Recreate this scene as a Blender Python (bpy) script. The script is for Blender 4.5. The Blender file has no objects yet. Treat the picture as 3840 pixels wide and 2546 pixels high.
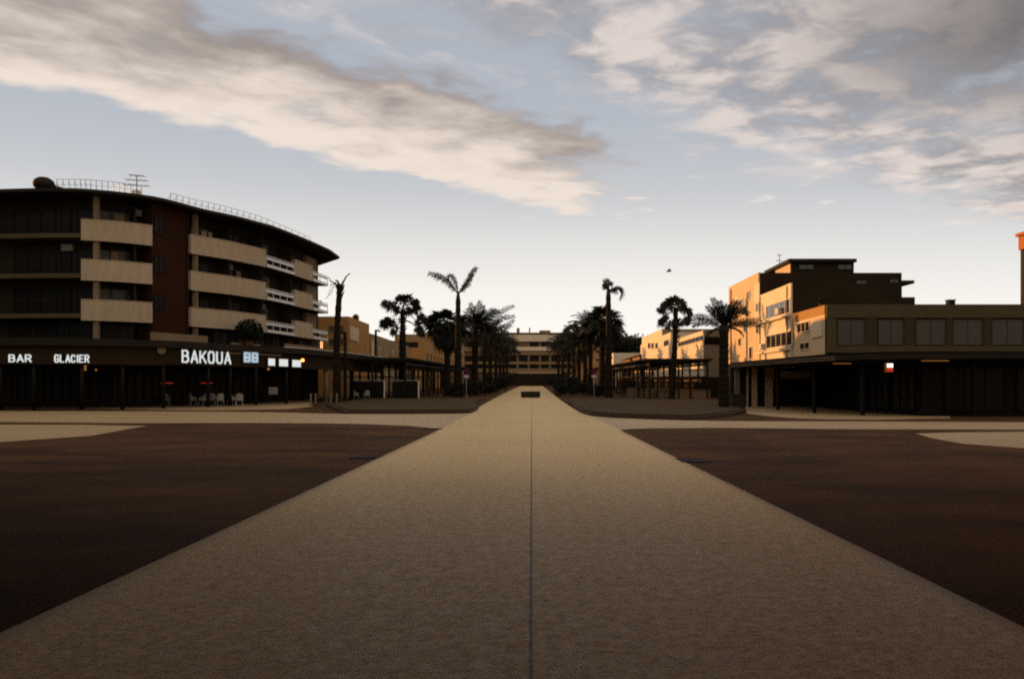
import bpy, bmesh, math, random
from mathutils import Vector, Matrix
from mathutils.geometry import tessellate_polygon
R = math.radians
sc = bpy.context.scene
COL = sc.collection
CX, CY, F, H = 1228.0, 894.0, 1970.0, 1.6
rnd = random.Random(7)

def gx(px, Y): return (px-CX)*Y/F
def gz(py, Y): return H+(CY-py)*Y/F
def zt(y): return 0.0 if y < 55 else min(.0097*(y-55), 2.0)
def G(px, py):
    Y = 3152.0/(py-CY) if py >= CY+57.3 else 4204.0/(py-CY+19.1)
    return ((px-CX)*Y/F, Y)

# ------------------------------------------------------------------ materials
MATS = {}
def mat(name, col, rough=.7, col2=None, scale=1.5, amount=.5, bump=0, bscale=30, spec=.10, metal=0, detail=6, stretch=None, emit=None, estr=0):
    m = bpy.data.materials.new(name); m.use_nodes = True
    nt = m.node_tree; b = nt.nodes['Principled BSDF']
    b.inputs['Roughness'].default_value = rough
    b.inputs['Specular IOR Level'].default_value = spec
    b.inputs['Metallic'].default_value = metal
    b.inputs['Base Color'].default_value = (*col, 1)
    if emit:
        b.inputs['Emission Color'].default_value = (*emit, 1)
        b.inputs['Emission Strength'].default_value = estr
        m.cycles.emission_sampling = 'NONE'
    if col2 or bump:
        tc = nt.nodes.new('ShaderNodeTexCoord')
        src = tc.outputs['Object']
        if stretch:
            mp = nt.nodes.new('ShaderNodeMapping'); mp.inputs['Scale'].default_value = stretch
            nt.links.new(src, mp.inputs['Vector']); src = mp.outputs['Vector']
    if col2:
        n = nt.nodes.new('ShaderNodeTexNoise'); n.inputs['Scale'].default_value = scale; n.inputs['Detail'].default_value = detail
        n.inputs['Roughness'].default_value = .65
        nt.links.new(src, n.inputs['Vector'])
        r = nt.nodes.new('ShaderNodeMapRange'); r.inputs['From Min'].default_value = .5-amount*.4; r.inputs['From Max'].default_value = .5+amount*.4
        nt.links.new(n.outputs['Fac'], r.inputs['Value'])
        mx = nt.nodes.new('ShaderNodeMix'); mx.data_type = 'RGBA'
        mx.inputs['A'].default_value = (*col, 1); mx.inputs['B'].default_value = (*col2, 1)
        nt.links.new(r.outputs['Result'], mx.inputs['Factor']); nt.links.new(mx.outputs['Result'], b.inputs['Base Color'])
    if bump:
        n2 = nt.nodes.new('ShaderNodeTexNoise'); n2.inputs['Scale'].default_value = bscale; n2.inputs['Detail'].default_value = 4
        nt.links.new(src, n2.inputs['Vector'])
        bp = nt.nodes.new('ShaderNodeBump'); bp.inputs['Strength'].default_value = bump; bp.inputs['Distance'].default_value = .02
        nt.links.new(n2.outputs['Fac'], bp.inputs['Height']); nt.links.new(bp.outputs['Normal'], b.inputs['Normal'])
    MATS[name] = m
    return m

mat('brown_paving', (.034,.014,.004), .9, (.105,.048,.018), .28, .75, spec=.06, detail=9)
mat('far_ground', (.05,.04,.03), .9)
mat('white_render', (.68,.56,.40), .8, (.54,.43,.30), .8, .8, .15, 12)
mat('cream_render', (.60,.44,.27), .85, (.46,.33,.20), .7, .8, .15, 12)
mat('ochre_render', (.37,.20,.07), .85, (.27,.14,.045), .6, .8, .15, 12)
mat('bounce_plaster', (.40,.27,.085), .9, (.32,.21,.06), .7, .8)  # warm colour bouncing light from the unseen added roof and walls
mat('pier_brown', (.052,.040,.020), .85, (.036,.027,.013), .7, .8)
mat('tan_render', (.28,.19,.095), .85, (.20,.13,.06), .6, .8, .15, 12)
mat('grey_render', (.21,.155,.095), .85, (.15,.105,.06), .6, .8, .15, 12)
mat('parapet', (.44,.345,.235), .8, (.28,.215,.14), 2.2, .9, .2, 10, stretch=(1,1,.3))
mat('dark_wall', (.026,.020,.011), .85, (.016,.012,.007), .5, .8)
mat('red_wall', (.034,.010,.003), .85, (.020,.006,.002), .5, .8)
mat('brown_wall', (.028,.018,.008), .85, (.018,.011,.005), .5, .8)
mat('concrete_band', (.085,.064,.032), .85, (.058,.043,.021), .7, .9, .2, 8, stretch=(1,1,3))
mat('dark_metal', (.009,.007,.005), .6, spec=.12)
mat('roof_dark', (.022,.016,.011), .7, (.014,.010,.008), 1, .6)
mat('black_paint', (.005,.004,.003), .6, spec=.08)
mat('shutter', (.020,.019,.018), .6, (.014,.013,.012), 2, .6, spec=.1)
mat('pale_metal', (.55,.55,.52), .4, spec=.5)
mat('galvanised', (.30,.30,.28), .45, metal=.6)
mat('glass', (.018,.018,.017), .08, spec=.5)
mat('dim_glass', (.007,.006,.005), .3, spec=.10)
mat('curtain_glass', (.052,.045,.027), .5, (.030,.025,.015), 1.5, .8, spec=.4)
mat('trunk', (.018,.012,.006), .9, (.009,.006,.003), 5, .9, .8, 14, stretch=(1,1,4))
mat('frond', (.009,.010,.004), .7, (.005,.006,.0025), 2, .8, spec=.25)
mat('dry_frond', (.020,.014,.006), .8, (.011,.008,.003), 2, .8, spec=.2)
mat('leaf', (.010,.011,.004), .8, (.005,.006,.0025), 1.2, .8, spec=.2)
mat('soil', (.060,.036,.014), .95, (.034,.020,.008), 1.2, .9)
mat('kerb', (.060,.040,.026), .85, (.040,.026,.017), 2, .8, .3, 15)
mat('terracotta', (.14,.055,.022), .85, (.09,.035,.015), 2, .8)
mat('dark_stone', (.030,.026,.020), .8, (.018,.016,.012), 4, .8, .4, 25)
mat('chair_white', (.21,.19,.16), .6)
mat('sign_red', (.12,.010,.010), .5)
mat('sign_blue', (.015,.02,.07), .5)
mat('sign_white', (.45,.43,.40), .5)
mat('orange_cap', (.34,.11,.025), .7)
mat('lit_white', (.6,.6,.6), .5, emit=(.90,.98,1), estr=.29)
mat('lit_letters', (.6,.6,.6), .5, emit=(.86,.98,1), estr=.27)
mat('lit_blue', (.2,.3,.4), .5, emit=(.30,.48,.70), estr=.17)
mat('lit_paleblue', (.3,.4,.5), .5, emit=(.8,.95,1), estr=.26)
mat('lamp_orange', (.5,.2,.05), .5, emit=(1,.36,.06), estr=1.6)
mat('lamp_dim', (.4,.2,.05), .5, emit=(1,.40,.08), estr=.14)
mat('lamp_red', (.4,.02,.02), .5, emit=(1,.05,.02), estr=.2)
mat('lamp_white', (.5,.5,.5), .5, emit=(1,.95,.8), estr=1.6)
mat('orange_glow_pane', (.5,.3,.1), .5, emit=(1,.50,.22), estr=.9)

def paving_patches():
    m = MATS['brown_paving']; nt = m.node_tree; N = nt.nodes; L = nt.links; b = N['Principled BSDF']
    src = b.inputs['Base Color'].links[0].from_socket; tc = N.new('ShaderNodeTexCoord')
    mp = N.new('ShaderNodeMapping'); mp.inputs['Scale'].default_value = (.24,.42,1); mp.inputs['Rotation'].default_value = (0,0,.12); L.new(tc.outputs['Object'], mp.inputs['Vector'])
    n = N.new('ShaderNodeTexNoise'); n.inputs['Scale'].default_value = 1.0; n.inputs['Detail'].default_value = 7; n.inputs['Roughness'].default_value = .6; L.new(mp.outputs['Vector'], n.inputs['Vector'])
    g = N.new('ShaderNodeTexNoise'); g.inputs['Scale'].default_value = 22; g.inputs['Detail'].default_value = 4; g.inputs['Roughness'].default_value = .8; L.new(tc.outputs['Object'], g.inputs['Vector'])
    for sock, lo, hi, amt, col in ((n.outputs['Fac'], .44, .60, .75, (.020,.008,.0025)), (g.outputs['Fac'], .48, .66, .65, (.014,.006,.002)), (g.outputs['Fac'], .46, .34, .5, (.14,.075,.035))):
        r = N.new('ShaderNodeMapRange'); r.inputs['From Min'].default_value = lo; r.inputs['From Max'].default_value = hi; r.inputs['To Max'].default_value = amt; L.new(sock, r.inputs['Value'])
        mx = N.new('ShaderNodeMix'); mx.data_type = 'RGBA'; L.new(r.outputs['Result'], mx.inputs['Factor']); L.new(src, mx.inputs['A']); mx.inputs['B'].default_value = (*col,1); src = mx.outputs['Result']
    L.new(src, b.inputs['Base Color'])
paving_patches()
def path_mat(name, joint):
    m = bpy.data.materials.new(name); m.use_nodes = True; nt = m.node_tree; L = nt.links; N = nt.nodes
    b = N['Principled BSDF']; b.inputs['Specular IOR Level'].default_value = .08
    tc = N.new('ShaderNodeTexCoord')
    def noise(s, d=4, ro=.6):
        n = N.new('ShaderNodeTexNoise'); n.inputs['Scale'].default_value = s; n.inputs['Detail'].default_value = d; n.inputs['Roughness'].default_value = ro
        L.new(tc.outputs['Object'], n.inputs['Vector']); return n
    def mixc(f, a, bb):
        mx = N.new('ShaderNodeMix'); mx.data_type = 'RGBA'; L.new(f, mx.inputs['Factor'])
        for s, v in (('A', a), ('B', bb)):
            if isinstance(v, tuple): mx.inputs[s].default_value = (*v, 1)
            else: L.new(v, mx.inputs[s])
        return mx.outputs['Result']
    def rng(v, a, c, o0=0, o1=1):
        r = N.new('ShaderNodeMapRange'); r.inputs['From Min'].default_value = a; r.inputs['From Max'].default_value = c
        r.inputs['To Min'].default_value = o0; r.inputs['To Max'].default_value = o1; L.new(v, r.inputs['Value']); return r.outputs['Result']
    big = noise(.22, 6); fine = noise(55, 3, .8); mid = noise(6, 5, .7)
    c = mixc(rng(big.outputs['Fac'], .3, .7), (.57,.40,.15), (.66,.475,.20)) if joint else mixc(rng(big.outputs['Fac'], .3, .7), (.33,.235,.125), (.42,.305,.17))
    c = mixc(rng(mid.outputs['Fac'], .35, .7, 0, .28), c, (.34,.225,.10))
    c = mixc(rng(fine.outputs['Fac'], .43, .70, 0, .85), c, (.15,.10,.05))
    sp = noise(12, 4, .9)
    c = mixc(rng(sp.outputs['Fac'], .46, .66, 0, .8), c, (.18,.12,.05))
    st = noise(1.3, 2, .5)
    c = mixc(rng(st.outputs['Fac'], .70, .78, 0, .45), c, (.14,.095,.05))
    f2 = noise(80, 2, .8)
    c = mixc(rng(f2.outputs['Fac'], .56, .70, 0, .8), c, (.66,.50,.34))
    if joint:
        sx = N.new('ShaderNodeSeparateXYZ'); L.new(tc.outputs['Object'], sx.inputs['Vector'])
        def line(sock, at, w):
            s = N.new('ShaderNodeMath'); s.operation = 'SUBTRACT'; L.new(sock, s.inputs[0]); s.inputs[1].default_value = at
            a = N.new('ShaderNodeMath'); a.operation = 'ABSOLUTE'; L.new(s.outputs[0], a.inputs[0])
            return rng(a.outputs[0], w*.5, w, 1, 0)
        wob = noise(3, 3)
        ad = N.new('ShaderNodeMath'); ad.operation = 'MULTIPLY_ADD'; L.new(wob.outputs['Fac'], ad.inputs[0]); ad.inputs[1].default_value = .012
        L.new(sx.outputs['X'], ad.inputs[2])
        lm = N.new('ShaderNodeMath'); lm.operation = 'MULTIPLY'; L.new(line(ad.outputs[0], .0, .016), lm.inputs[0]); lm.inputs[1].default_value = .95
        c = mixc(lm.outputs[0], c, (.05,.035,.02))
        for yy in (23.7,):
            l2 = N.new('ShaderNodeMath'); l2.operation = 'MULTIPLY'; L.new(line(sx.outputs['Y'], yy, .10), l2.inputs[0]); l2.inputs[1].default_value = .12
            c = mixc(l2.outputs[0], c, (.08,.06,.04))
    if joint:
        ed = N.new('ShaderNodeMath'); ed.operation = 'MULTIPLY_ADD'; L.new(mid.outputs['Fac'], ed.inputs[0]); ed.inputs[1].default_value = -.55; ed.inputs[2].default_value = .40
        for (at, sg) in ((-3.46,1), (3.28,-1)):
            d1 = N.new('ShaderNodeMath'); d1.operation = 'MULTIPLY_ADD'; L.new(sx.outputs['X'], d1.inputs[0]); d1.inputs[1].default_value = sg; d1.inputs[2].default_value = -sg*at
            d2 = N.new('ShaderNodeMath'); d2.operation = 'SUBTRACT'; L.new(d1.outputs[0], d2.inputs[0]); L.new(ed.outputs[0], d2.inputs[1])
            d3 = N.new('ShaderNodeMath'); d3.operation = 'MULTIPLY'; L.new(rng(d2.outputs[0], .06, -.12, 0, .65), d3.inputs[0]); L.new(rng(sx.outputs['Y'], 30, 31.5, 1, 0), d3.inputs[1])
            c = mixc(d3.outputs[0], c, (.10,.060,.028))
    L.new(c, b.inputs['Base Color'])
    L.new(rng(mid.outputs['Fac'], .3, .7, .45, .6), b.inputs['Roughness'])
    MATS[name] = m
path_mat('path_concrete', True); path_mat('pale_concrete', False)

# ------------------------------------------------------------------ mesh helpers
BASE = {}
def tag(o, label=None, cat=None, group=None, kind=None):
    if label: o['label'] = label
    if cat: o['category'] = cat
    if group: o['group'] = group
    if kind: o['kind'] = kind
    return o
def thing(name, label, cat, loc=(0,0,0), group=None):
    o = bpy.data.objects.new(name, None); COL.objects.link(o); o.location = loc; o.empty_display_size = .3
    BASE[o.name] = Vector(loc); return tag(o, label, cat, group)

class MB:
    def __init__(s): s.v = []; s.f = []
    def add(s, vs, fs):
        o = len(s.v); s.v += [tuple(v) for v in vs]; s.f += [tuple(i+o for i in f) for f in fs]; return s
    def box(s, x0,y0,z0,x1,y1,z1):
        return s.add([(x0,y0,z0),(x1,y0,z0),(x1,y1,z0),(x0,y1,z0),(x0,y0,z1),(x1,y0,z1),(x1,y1,z1),(x0,y1,z1)],
              [(0,3,2,1),(4,5,6,7),(0,1,5,4),(1,2,6,5),(2,3,7,6),(3,0,4,7)])
    def obox(s, c, n, w, h, d, up=Vector((0,0,1))):      # box centred c, facing n, w wide, h tall, d deep
        n = Vector(n).normalized(); t = Vector(up).cross(n).normalized(); u = n.cross(t); c = Vector(c)
        P = []
        for k in (-1, 1):
            for a, b in ((-1,-1),(1,-1),(1,1),(-1,1)):
                P.append(c+t*(a*w/2)+u*(b*h/2)+n*(k*d/2))
        return s.add(P, [(0,3,2,1),(4,5,6,7),(0,1,5,4),(1,2,6,5),(2,3,7,6),(3,0,4,7)])
    def prism(s, pts, z0, z1):
        n = len(pts); a = sum(pts[i][0]*pts[(i+1)%n][1]-pts[(i+1)%n][0]*pts[i][1] for i in range(n))
        if a < 0: pts = pts[::-1]
        fz = (lambda z, p: z(p) if callable(z) else z)
        V = [(p[0],p[1],fz(z0,p)) for p in pts]+[(p[0],p[1],fz(z1,p)) for p in pts]
        return s.add(V, [tuple(range(n-1,-1,-1)), tuple(range(n,2*n))]+[(i,(i+1)%n,(i+1)%n+n,i+n) for i in range(n)])
    def tube(s, pts, rad, sides=8, cap=True):
        pts = [Vector(p) for p in pts]; n = len(pts)
        rr = rad if isinstance(rad, (list, tuple)) else [rad]*n
        V = []; ref = Vector((.31,.17,.93)) if abs((pts[-1]-pts[0]).normalized().z) < .9 else Vector((1,.1,0))
        for i, p in enumerate(pts):
            t = (pts[min(i+1,n-1)]-pts[max(i-1,0)]).normalized()
            a = t.cross(ref).normalized(); b = t.cross(a)
            for k in range(sides):
                q = 2*math.pi*k/sides; V.append(p+(a*math.cos(q)+b*math.sin(q))*rr[i])
        Fc = [(i*sides+k, i*sides+(k+1)%sides, (i+1)*sides+(k+1)%sides, (i+1)*sides+k) for i in range(n-1) for k in range(sides)]
        if cap: Fc += [tuple(range(sides-1,-1,-1)), tuple((n-1)*sides+k for k in range(sides))]
        return s.add(V, Fc)
    def lathe(s, c, prof, sides=16):                     # prof: (r,z)
        V = []; n = len(prof)
        for r, z in prof:
            for k in range(sides):
                q = 2*math.pi*k/sides; V.append((c[0]+r*math.cos(q), c[1]+r*math.sin(q), c[2]+z))
        Fc = [(i*sides+k, i*sides+(k+1)%sides, (i+1)*sides+(k+1)%sides, (i+1)*sides+k) for i in range(n-1) for k in range(sides)]
        Fc += [tuple(range(sides-1,-1,-1)), tuple((n-1)*sides+k for k in range(sides))]
        return s.add(V, Fc)
    def build(s, name, m, parent=None, smooth=False, bevel=0, label=None):
        me = bpy.data.meshes.new(name)
        b = Vector((0,0,0))
        if parent is not None: b = BASE[parent.name]
        me.from_pydata([(v[0]-b.x, v[1]-b.y, v[2]-b.z) for v in s.v], [], s.f); me.update()
        bm = bmesh.new(); bm.from_mesh(me); bmesh.ops.recalc_face_normals(bm, faces=bm.faces)
        if bevel: bmesh.ops.bevel(bm, geom=bm.edges[:], offset=bevel, segments=2, affect='EDGES', profile=.7)
        bm.to_mesh(me); bm.free()
        me.materials.append(MATS[m])
        if smooth:
            for p in me.polygons: p.use_smooth = True
        o = bpy.data.objects.new(name, me); COL.objects.link(o)
        if parent is not None: o.parent = parent; BASE[o.name] = b
        else: BASE[o.name] = Vector((0,0,0))
        if label: o['label'] = label
        return o
    def solo(s, name, m, loc, label, cat, group=None, smooth=False, bevel=0):   # a thing that is one mesh
        o = s.build(name, m, None, smooth, bevel)
        L = Vector(loc); o.data.transform(Matrix.Translation(-L)); o.location = L
        return tag(o, label, cat, group)

def copy_tree(o, parent=None):
    c = o.copy(); COL.objects.link(c)
    if parent is not None: c.parent = parent
    for ch in list(o.children): copy_tree(ch, c)
    return c

def sheet(name, pts, z, m, kind='structure'):            # a flat polygon laid on the ground profile
    bm = bmesh.new()
    vs = [bm.verts.new((x,y,0)) for x,y in pts]
    for tri in tessellate_polygon([[Vector((x,y,0)) for x,y in pts]]): bm.faces.new([vs[i] for i in tri])
    for yy in (55.0, 75.0, 100.0, 150.0):
        bmesh.ops.bisect_plane(bm, geom=bm.verts[:]+bm.edges[:]+bm.faces[:], plane_co=(0,yy,0), plane_no=(0,1,0))
    for v in bm.verts: v.co.z = zt(v.co.y)+z
    bmesh.ops.recalc_face_normals(bm, faces=bm.faces)
    for f in bm.faces:
        if f.normal.z < 0: f.normal_flip()
    me = bpy.data.meshes.new(name); bm.to_mesh(me); bm.free(); me.materials.append(MATS[m])
    o = bpy.data.objects.new(name, me); COL.objects.link(o); o['kind'] = kind
    return o

def window(parent, c, n, w, h, glass='glass', frame='dark_metal', fw=.06, mull=1, name='window', proud=.03):
    n = Vector(n).normalized(); t = Vector((0,0,1)).cross(n).normalized(); c = Vector(c)+n*proud
    m = MB()
    m.obox(c+Vector((0,0,h/2-fw/2)), n, w, fw, .10); m.obox(c-Vector((0,0,h/2-fw/2)), n, w, fw, .10)
    for k in (-1, 1): m.obox(c+t*(k*(w/2-fw/2)), n, fw, h-2*fw, .10)
    for k in range(mull): m.obox(c+t*(w*((k+1)/(mull+1)-.5)), n, fw*.8, h-2*fw, .09)
    f = m.build(name, frame, parent)
    g = MB(); g.obox(c-n*.012, n, w-2*fw+.01, h-2*fw+.01, .03)
    g.build('pane', glass, f)
    return f

STROKES = {
 'A': [((0,0),(.36,1)),((.72,0),(.36,1)),((.17,.3),(.55,.3))],
 'B': [((0,0),(0,1)),((0,1),(.45,1)),((.45,1),(.6,.88)),((.6,.88),(.6,.66)),((.6,.66),(.45,.54)),((0,.54),(.45,.54)),((.45,.54),(.66,.4)),((.66,.4),(.66,.14)),((.66,.14),(.48,0)),((.48,0),(0,0))],
 'C': [((.64,.78),(.5,1)),((.5,1),(.16,1)),((.16,1),(0,.8)),((0,.8),(0,.2)),((0,.2),(.16,0)),((.16,0),(.5,0)),((.5,0),(.64,.22))],
 'E': [((0,0),(0,1)),((0,1),(.6,1)),((0,.52),(.5,.52)),((0,0),(.6,0))],
 'G': [((.64,.8),(.5,1)),((.5,1),(.16,1)),((.16,1),(0,.8)),((0,.8),(0,.2)),((0,.2),(.16,0)),((.16,0),(.5,0)),((.5,0),(.66,.16)),((.66,.16),(.66,.46)),((.66,.46),(.38,.46))],
 'I': [((.1,0),(.1,1))],
 'K': [((0,0),(0,1)),((.66,1),(.06,.42)),((.24,.6),(.7,0))],
 'L': [((0,0),(0,1)),((0,0),(.58,0))],
 'O': [((.16,1),(.5,1)),((.5,1),(.66,.8)),((.66,.8),(.66,.2)),((.66,.2),(.5,0)),((.5,0),(.16,0)),((.16,0),(0,.2)),((0,.2),(0,.8)),((0,.8),(.16,1))],
 'R': [((0,0),(0,1)),((0,1),(.46,1)),((.46,1),(.64,.86)),((.64,.86),(.64,.62)),((.64,.62),(.46,.48)),((.46,.48),(0,.48)),((.3,.48),(.68,0))],
 'U': [((0,1),(0,.2)),((0,.2),(.16,0)),((.16,0),(.5,0)),((.5,0),(.66,.2)),((.66,.2),(.66,1))]}
def put_text(body, c, n, height, width, m, parent, name='lettering', weight=.15):
    n = Vector(n).normalized(); t = Vector((0,0,1)).cross(n).normalized()
    adv = [(.52 if ch == 'I' else 1.05) for ch in body]; tot = sum(adv)-.37
    sx = (width-weight*height)/tot; sy = height*(1-weight); x = -tot*sx/2; mb = MB(); k = 0
    for ch, a in zip(body, adv):
        for (p, q) in STROKES[ch]:
            A = c+t*(x+p[0]*sx)+Vector((0,0,(p[1]-.5)*sy)); B = c+t*(x+q[0]*sx)+Vector((0,0,(q[1]-.5)*sy))
            d = B-A; w = weight*height; k += 1
            u = d.normalized()
            mb.obox((A+B)/2, n, w, d.length+w*.9, .06+.004*(k % 7), up=u)
        x += a*sx
    return mb.build(name, m, parent)

# ------------------------------------------------------------------ ground
def ground_sheet():
    xs = [-3000,-400,-150,-60,-25,-10,0,10,25,60,150,400,3000]
    ys = [-400,-60,0,20,40,55,75,100,150,200,261.2,400,1000,5000]
    V = [(x,y,zt(y)) for y in ys for x in xs]; n = len(xs)
    Fc = [(j*n+i, j*n+i+1, (j+1)*n+i+1, (j+1)*n+i) for j in range(len(ys)-1) for i in range(n-1)]
    m = MB().add(V, Fc); o = m.build('ground', 'brown_paving'); o['kind'] = 'structure'
ground_sheet()
rows = [(-6,-3.45,3.27),(20,-3.45,3.27),(33,-3.47,3.3),(45,-3.6,3.3),(55,-3.75,3.1),(66.6,-4.0,2.95),(84,-4.05,2.9),(115,-4.1,2.95),(150,-3.95,3.05),(190,-3.75,3.1),(250,-3.4,3.2)]
rr = []
for (a, b) in zip(rows[:-1], rows[1:]):
    k = max(1, int((b[0]-a[0])/6))
    for i in range(k):
        t = i/k; rr.append([a[j]*(1-t)+b[j]*t for j in range(3)])
rr.append(list(rows[-1]))
m = MB(); V = []
for y, l, r in rr: V += [(l,y,zt(y)+.008),(r,y,zt(y)+.008)]
m.add(V, [(2*i,2*i+1,2*i+3,2*i+2) for i in range(len(rr)-1)])
o = m.build('path', 'path_concrete'); o['kind'] = 'structure'
cross = [(-700,970),(0,974.5),(341,977),(569,976.5),(742,977.5),(850,979.5),(940,983),(985,987),(1024,992.5),(1426,993),(1460,990.5),(1500,989),(1663,988),(1990,991),(2365,992),(2900,994),
         (2900,979),(2365,975),(1990,973),(1800,973),(1647,972),(1502,968),(1418,964.6),(1385,962),(1362,959.5),(1345,954),(1335,949),(1318,940),(1125,936),(1112,938),(1106,945),(1098,951),(1085,954.5),(1052,955.3),(927,956),(802,956),(740,955),(677,953),(569,951),(341,949.5),(0,949),(-700,951)]
sheet('road', [G(*p) for p in cross], .004, 'pale_concrete')
sheet('pavement', [G(*p) for p in [(-400,980),(0,980.5),(200,981),(341,983.5),(300,990),(213,1006),(100,1014),(0,1021),(-400,1050)]], .004, 'pale_concrete')
sheet('pavement', [G(*p) for p in [(2114,1001),(2200,998.5),(2365,997),(2800,996),(2800,1060),(2365,1035),(2227,1025),(2153,1012)]], .004, 'pale_concrete')
sheet('pavement', [G(*p) for p in [(-300,938),(100,938),(479,937),(588,932),(679,925),(716,924),(723,938.5),(690,942.5),(661,945),(515,947.5),(369,946.5),(120,943.5),(-300,942)]], .006, 'pale_concrete')
sheet('pavement', [G(*p) for p in [(1700,932),(1780,930),(1945,930),(2100,930),(2195,955),(2195,966),(2019,969),(1900,968),(1841,966),(1775,961),(1725,955),(1706,947)]], .006, 'pale_concrete')

def hill():  # unseen ridge added out at the left to keep sun off the ground
    xs = [-420+12*i for i in range(27)]; ys = [-220+12*i for i in range(32)]
    V = []
    for y in ys:
        for x in xs:
            ridge = math.exp(-((x+160)/42.0)**2 if x > -160 else -((x+160)/150.0)**2)
            g = 1/(1+math.exp((y-118)/6.0))
            V.append((x, y, 46*ridge*g*(.93+.07*math.sin(y*.05)) - 1.5))
    n = len(xs)
    m = MB().add(V, [(j*n+i, j*n+i+1, (j+1)*n+i+1, (j+1)*n+i) for j in range(len(ys)-1) for i in range(n-1)])
    o = m.build('hill', 'leaf', smooth=True); o['kind'] = 'structure'
hill()

shade_slab = MB().box(-70,-30,8.95,70,14.5,9.6).build('unseen_shade_roof', 'bounce_plaster'); shade_slab['kind'] = 'structure'  # unseen roof added over the viewpoint to dim the near paving
pw = MB().box(-70,-31,0,70,-30.01,9.6)
for k in (-1,1): pw.box(min(k*13.4,k*40),-30,0,max(k*13.4,k*40),18.5,8.94)
pw = pw.build('unseen_shade_wall', 'bounce_plaster'); pw['kind'] = 'structure'  # unseen back and side walls added to darken the near ground
# drain grates in the brown paving, beside the path
def grate(px, py, w, d, label):
    x, y = G(px, py); m = MB()
    m.box(x-w/2,y-d/2,.001,x+w/2,y-d/2+.05,.022); m.box(x-w/2,y+d/2-.05,.001,x+w/2,y+d/2,.022)
    n = 9
    for i in range(n):
        xx = x-w/2+(i+.5)*w/n; m.box(xx-.02,y-d/2+.05,.001,xx+.02,y+d/2-.05,.018)
    t = thing('drain_grate', label, 'drain', (x,y,0), 'drain grates sunk in the brown paving')
    m.build('frame', 'black_paint', t)
    MB().box(x-w/2+.01,y-d/2+.01,.0005,x+w/2-.01,y+d/2-.01,.006).build('drain_well', 'black_paint', t)
grate(846, 1056, .62, .8, 'black drain grate left of the pale path, by its edge')
grate(1600, 1064, .62, .8, 'black drain grate right of the pale path, by its edge')
grate(1000, 991, .70, .7, 'black drain grate at the corner where the cross path starts')

# raised beds either side of the path
def bed(front, back, label):
    pts = [G(*p) for p in front]+back
    cx = sum(p[0] for p in pts)/len(pts); cy = sum(p[1] for p in pts)/len(pts)
    t = thing('planting_bed', label, 'planting bed', (cx,cy,0), 'raised beds flanking the path')
    MB().prism(pts, lambda p: zt(p[1])-.05, lambda p: zt(p[1])+.17).build('kerb', 'kerb', t)
    ins = [(p[0]+(cx-p[0])*.035, p[1]+(cy-p[1])*.035) for p in pts]
    MB().prism(ins, lambda p: zt(p[1])+.1, lambda p: zt(p[1])+.24).build('soil', 'soil', t)
bed([(800,956),(927,956),(1052,955.3),(1085,954.2),(1097,950.5),(1104,945)], [(-4.6,70),(-4.9,84),(-15.8,84),(-15.9,66)], 'long brown planting bed left of the path, in front of the windbreak frames')
bed([(1336,950),(1346,955),(1363,960),(1385,962.5),(1418,965),(1502,968.3),(1600,971)], [(10.6,46),(13.6,54),(16.8,76),(16.6,82),(3.6,82),(3.2,70)], 'long brown planting bed right of the path, before the pergola posts')

# dark block standing in the middle of the path
x0, y0 = gx(1203,97), 97
t = thing('barrier_block', 'dark stone block lying across the middle of the pale path', 'barrier', (gx(1225,97),97,zt(97)))
z0 = zt(97)
MB().box(x0,96.7,z0+.08,x0+2.2,97.5,z0+.72).build('body', 'dark_stone', t, bevel=.05)
MB().box(x0+.12,96.8,z0,x0+2.08,97.4,z0+.08).build('plinth', 'black_paint', t)
# ------------------------------------------------------------------ left apartment building
FP = [(-900,57),(-420,60),(-200,61.5),(0,62),(100,61.6),(190,61.6),(270,62.5),(350,64),(400,66),(445,68),(530,71),(612,75.2),(680,81),(722,85.5),(757,90),(790,95)]
def fpt(px):
    for (a,ya),(b,yb) in zip(FP[:-1],FP[1:]):
        if px <= b: break
    Y = ya+(yb-ya)*(px-a)/(b-a); return Vector((gx(px,Y), Y, 0))
def fsm(px): return (fpt(px-18)+fpt(px)*2+fpt(px+18))/4
def fn(px):
    t = fsm(px+22)-fsm(px-22); return Vector((t.y,-t.x,0)).normalized()
def fo(px, o): return fsm(px)+fn(px)*o
def ribbon(m, p0, p1, z0, z1, o0, o1, step=14):
    n = max(1, int(abs(p1-p0)/step)); V = []
    for i in range(n+1):
        px = p0+(p1-p0)*i/n
        a, b = fo(px,o0), fo(px,o1)
        V += [(b.x,b.y,z0),(b.x,b.y,z1),(a.x,a.y,z1),(a.x,a.y,z0)]
    Fc = []
    for i in range(n):
        for k in range(4): Fc.append((4*i+k, 4*i+(k+1)%4, 4*i+4+(k+1)%4, 4*i+4+k))
    Fc += [(0,1,2,3), (4*n+3,4*n+2,4*n+1,4*n)]
    return m.add(V, Fc)
ab = thing('apartment_building', 'curved four storey apartment block with white balconies and dark overhanging roof', 'building', (-40,80,0))
back = [(-28,104),(-60,112),(-110,95),(-115,60)]
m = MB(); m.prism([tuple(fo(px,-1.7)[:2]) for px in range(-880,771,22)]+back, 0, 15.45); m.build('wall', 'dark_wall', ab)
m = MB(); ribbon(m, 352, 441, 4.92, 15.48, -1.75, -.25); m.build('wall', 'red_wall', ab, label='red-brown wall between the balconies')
FLO = (12.5, 9.6, 6.7)
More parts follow.
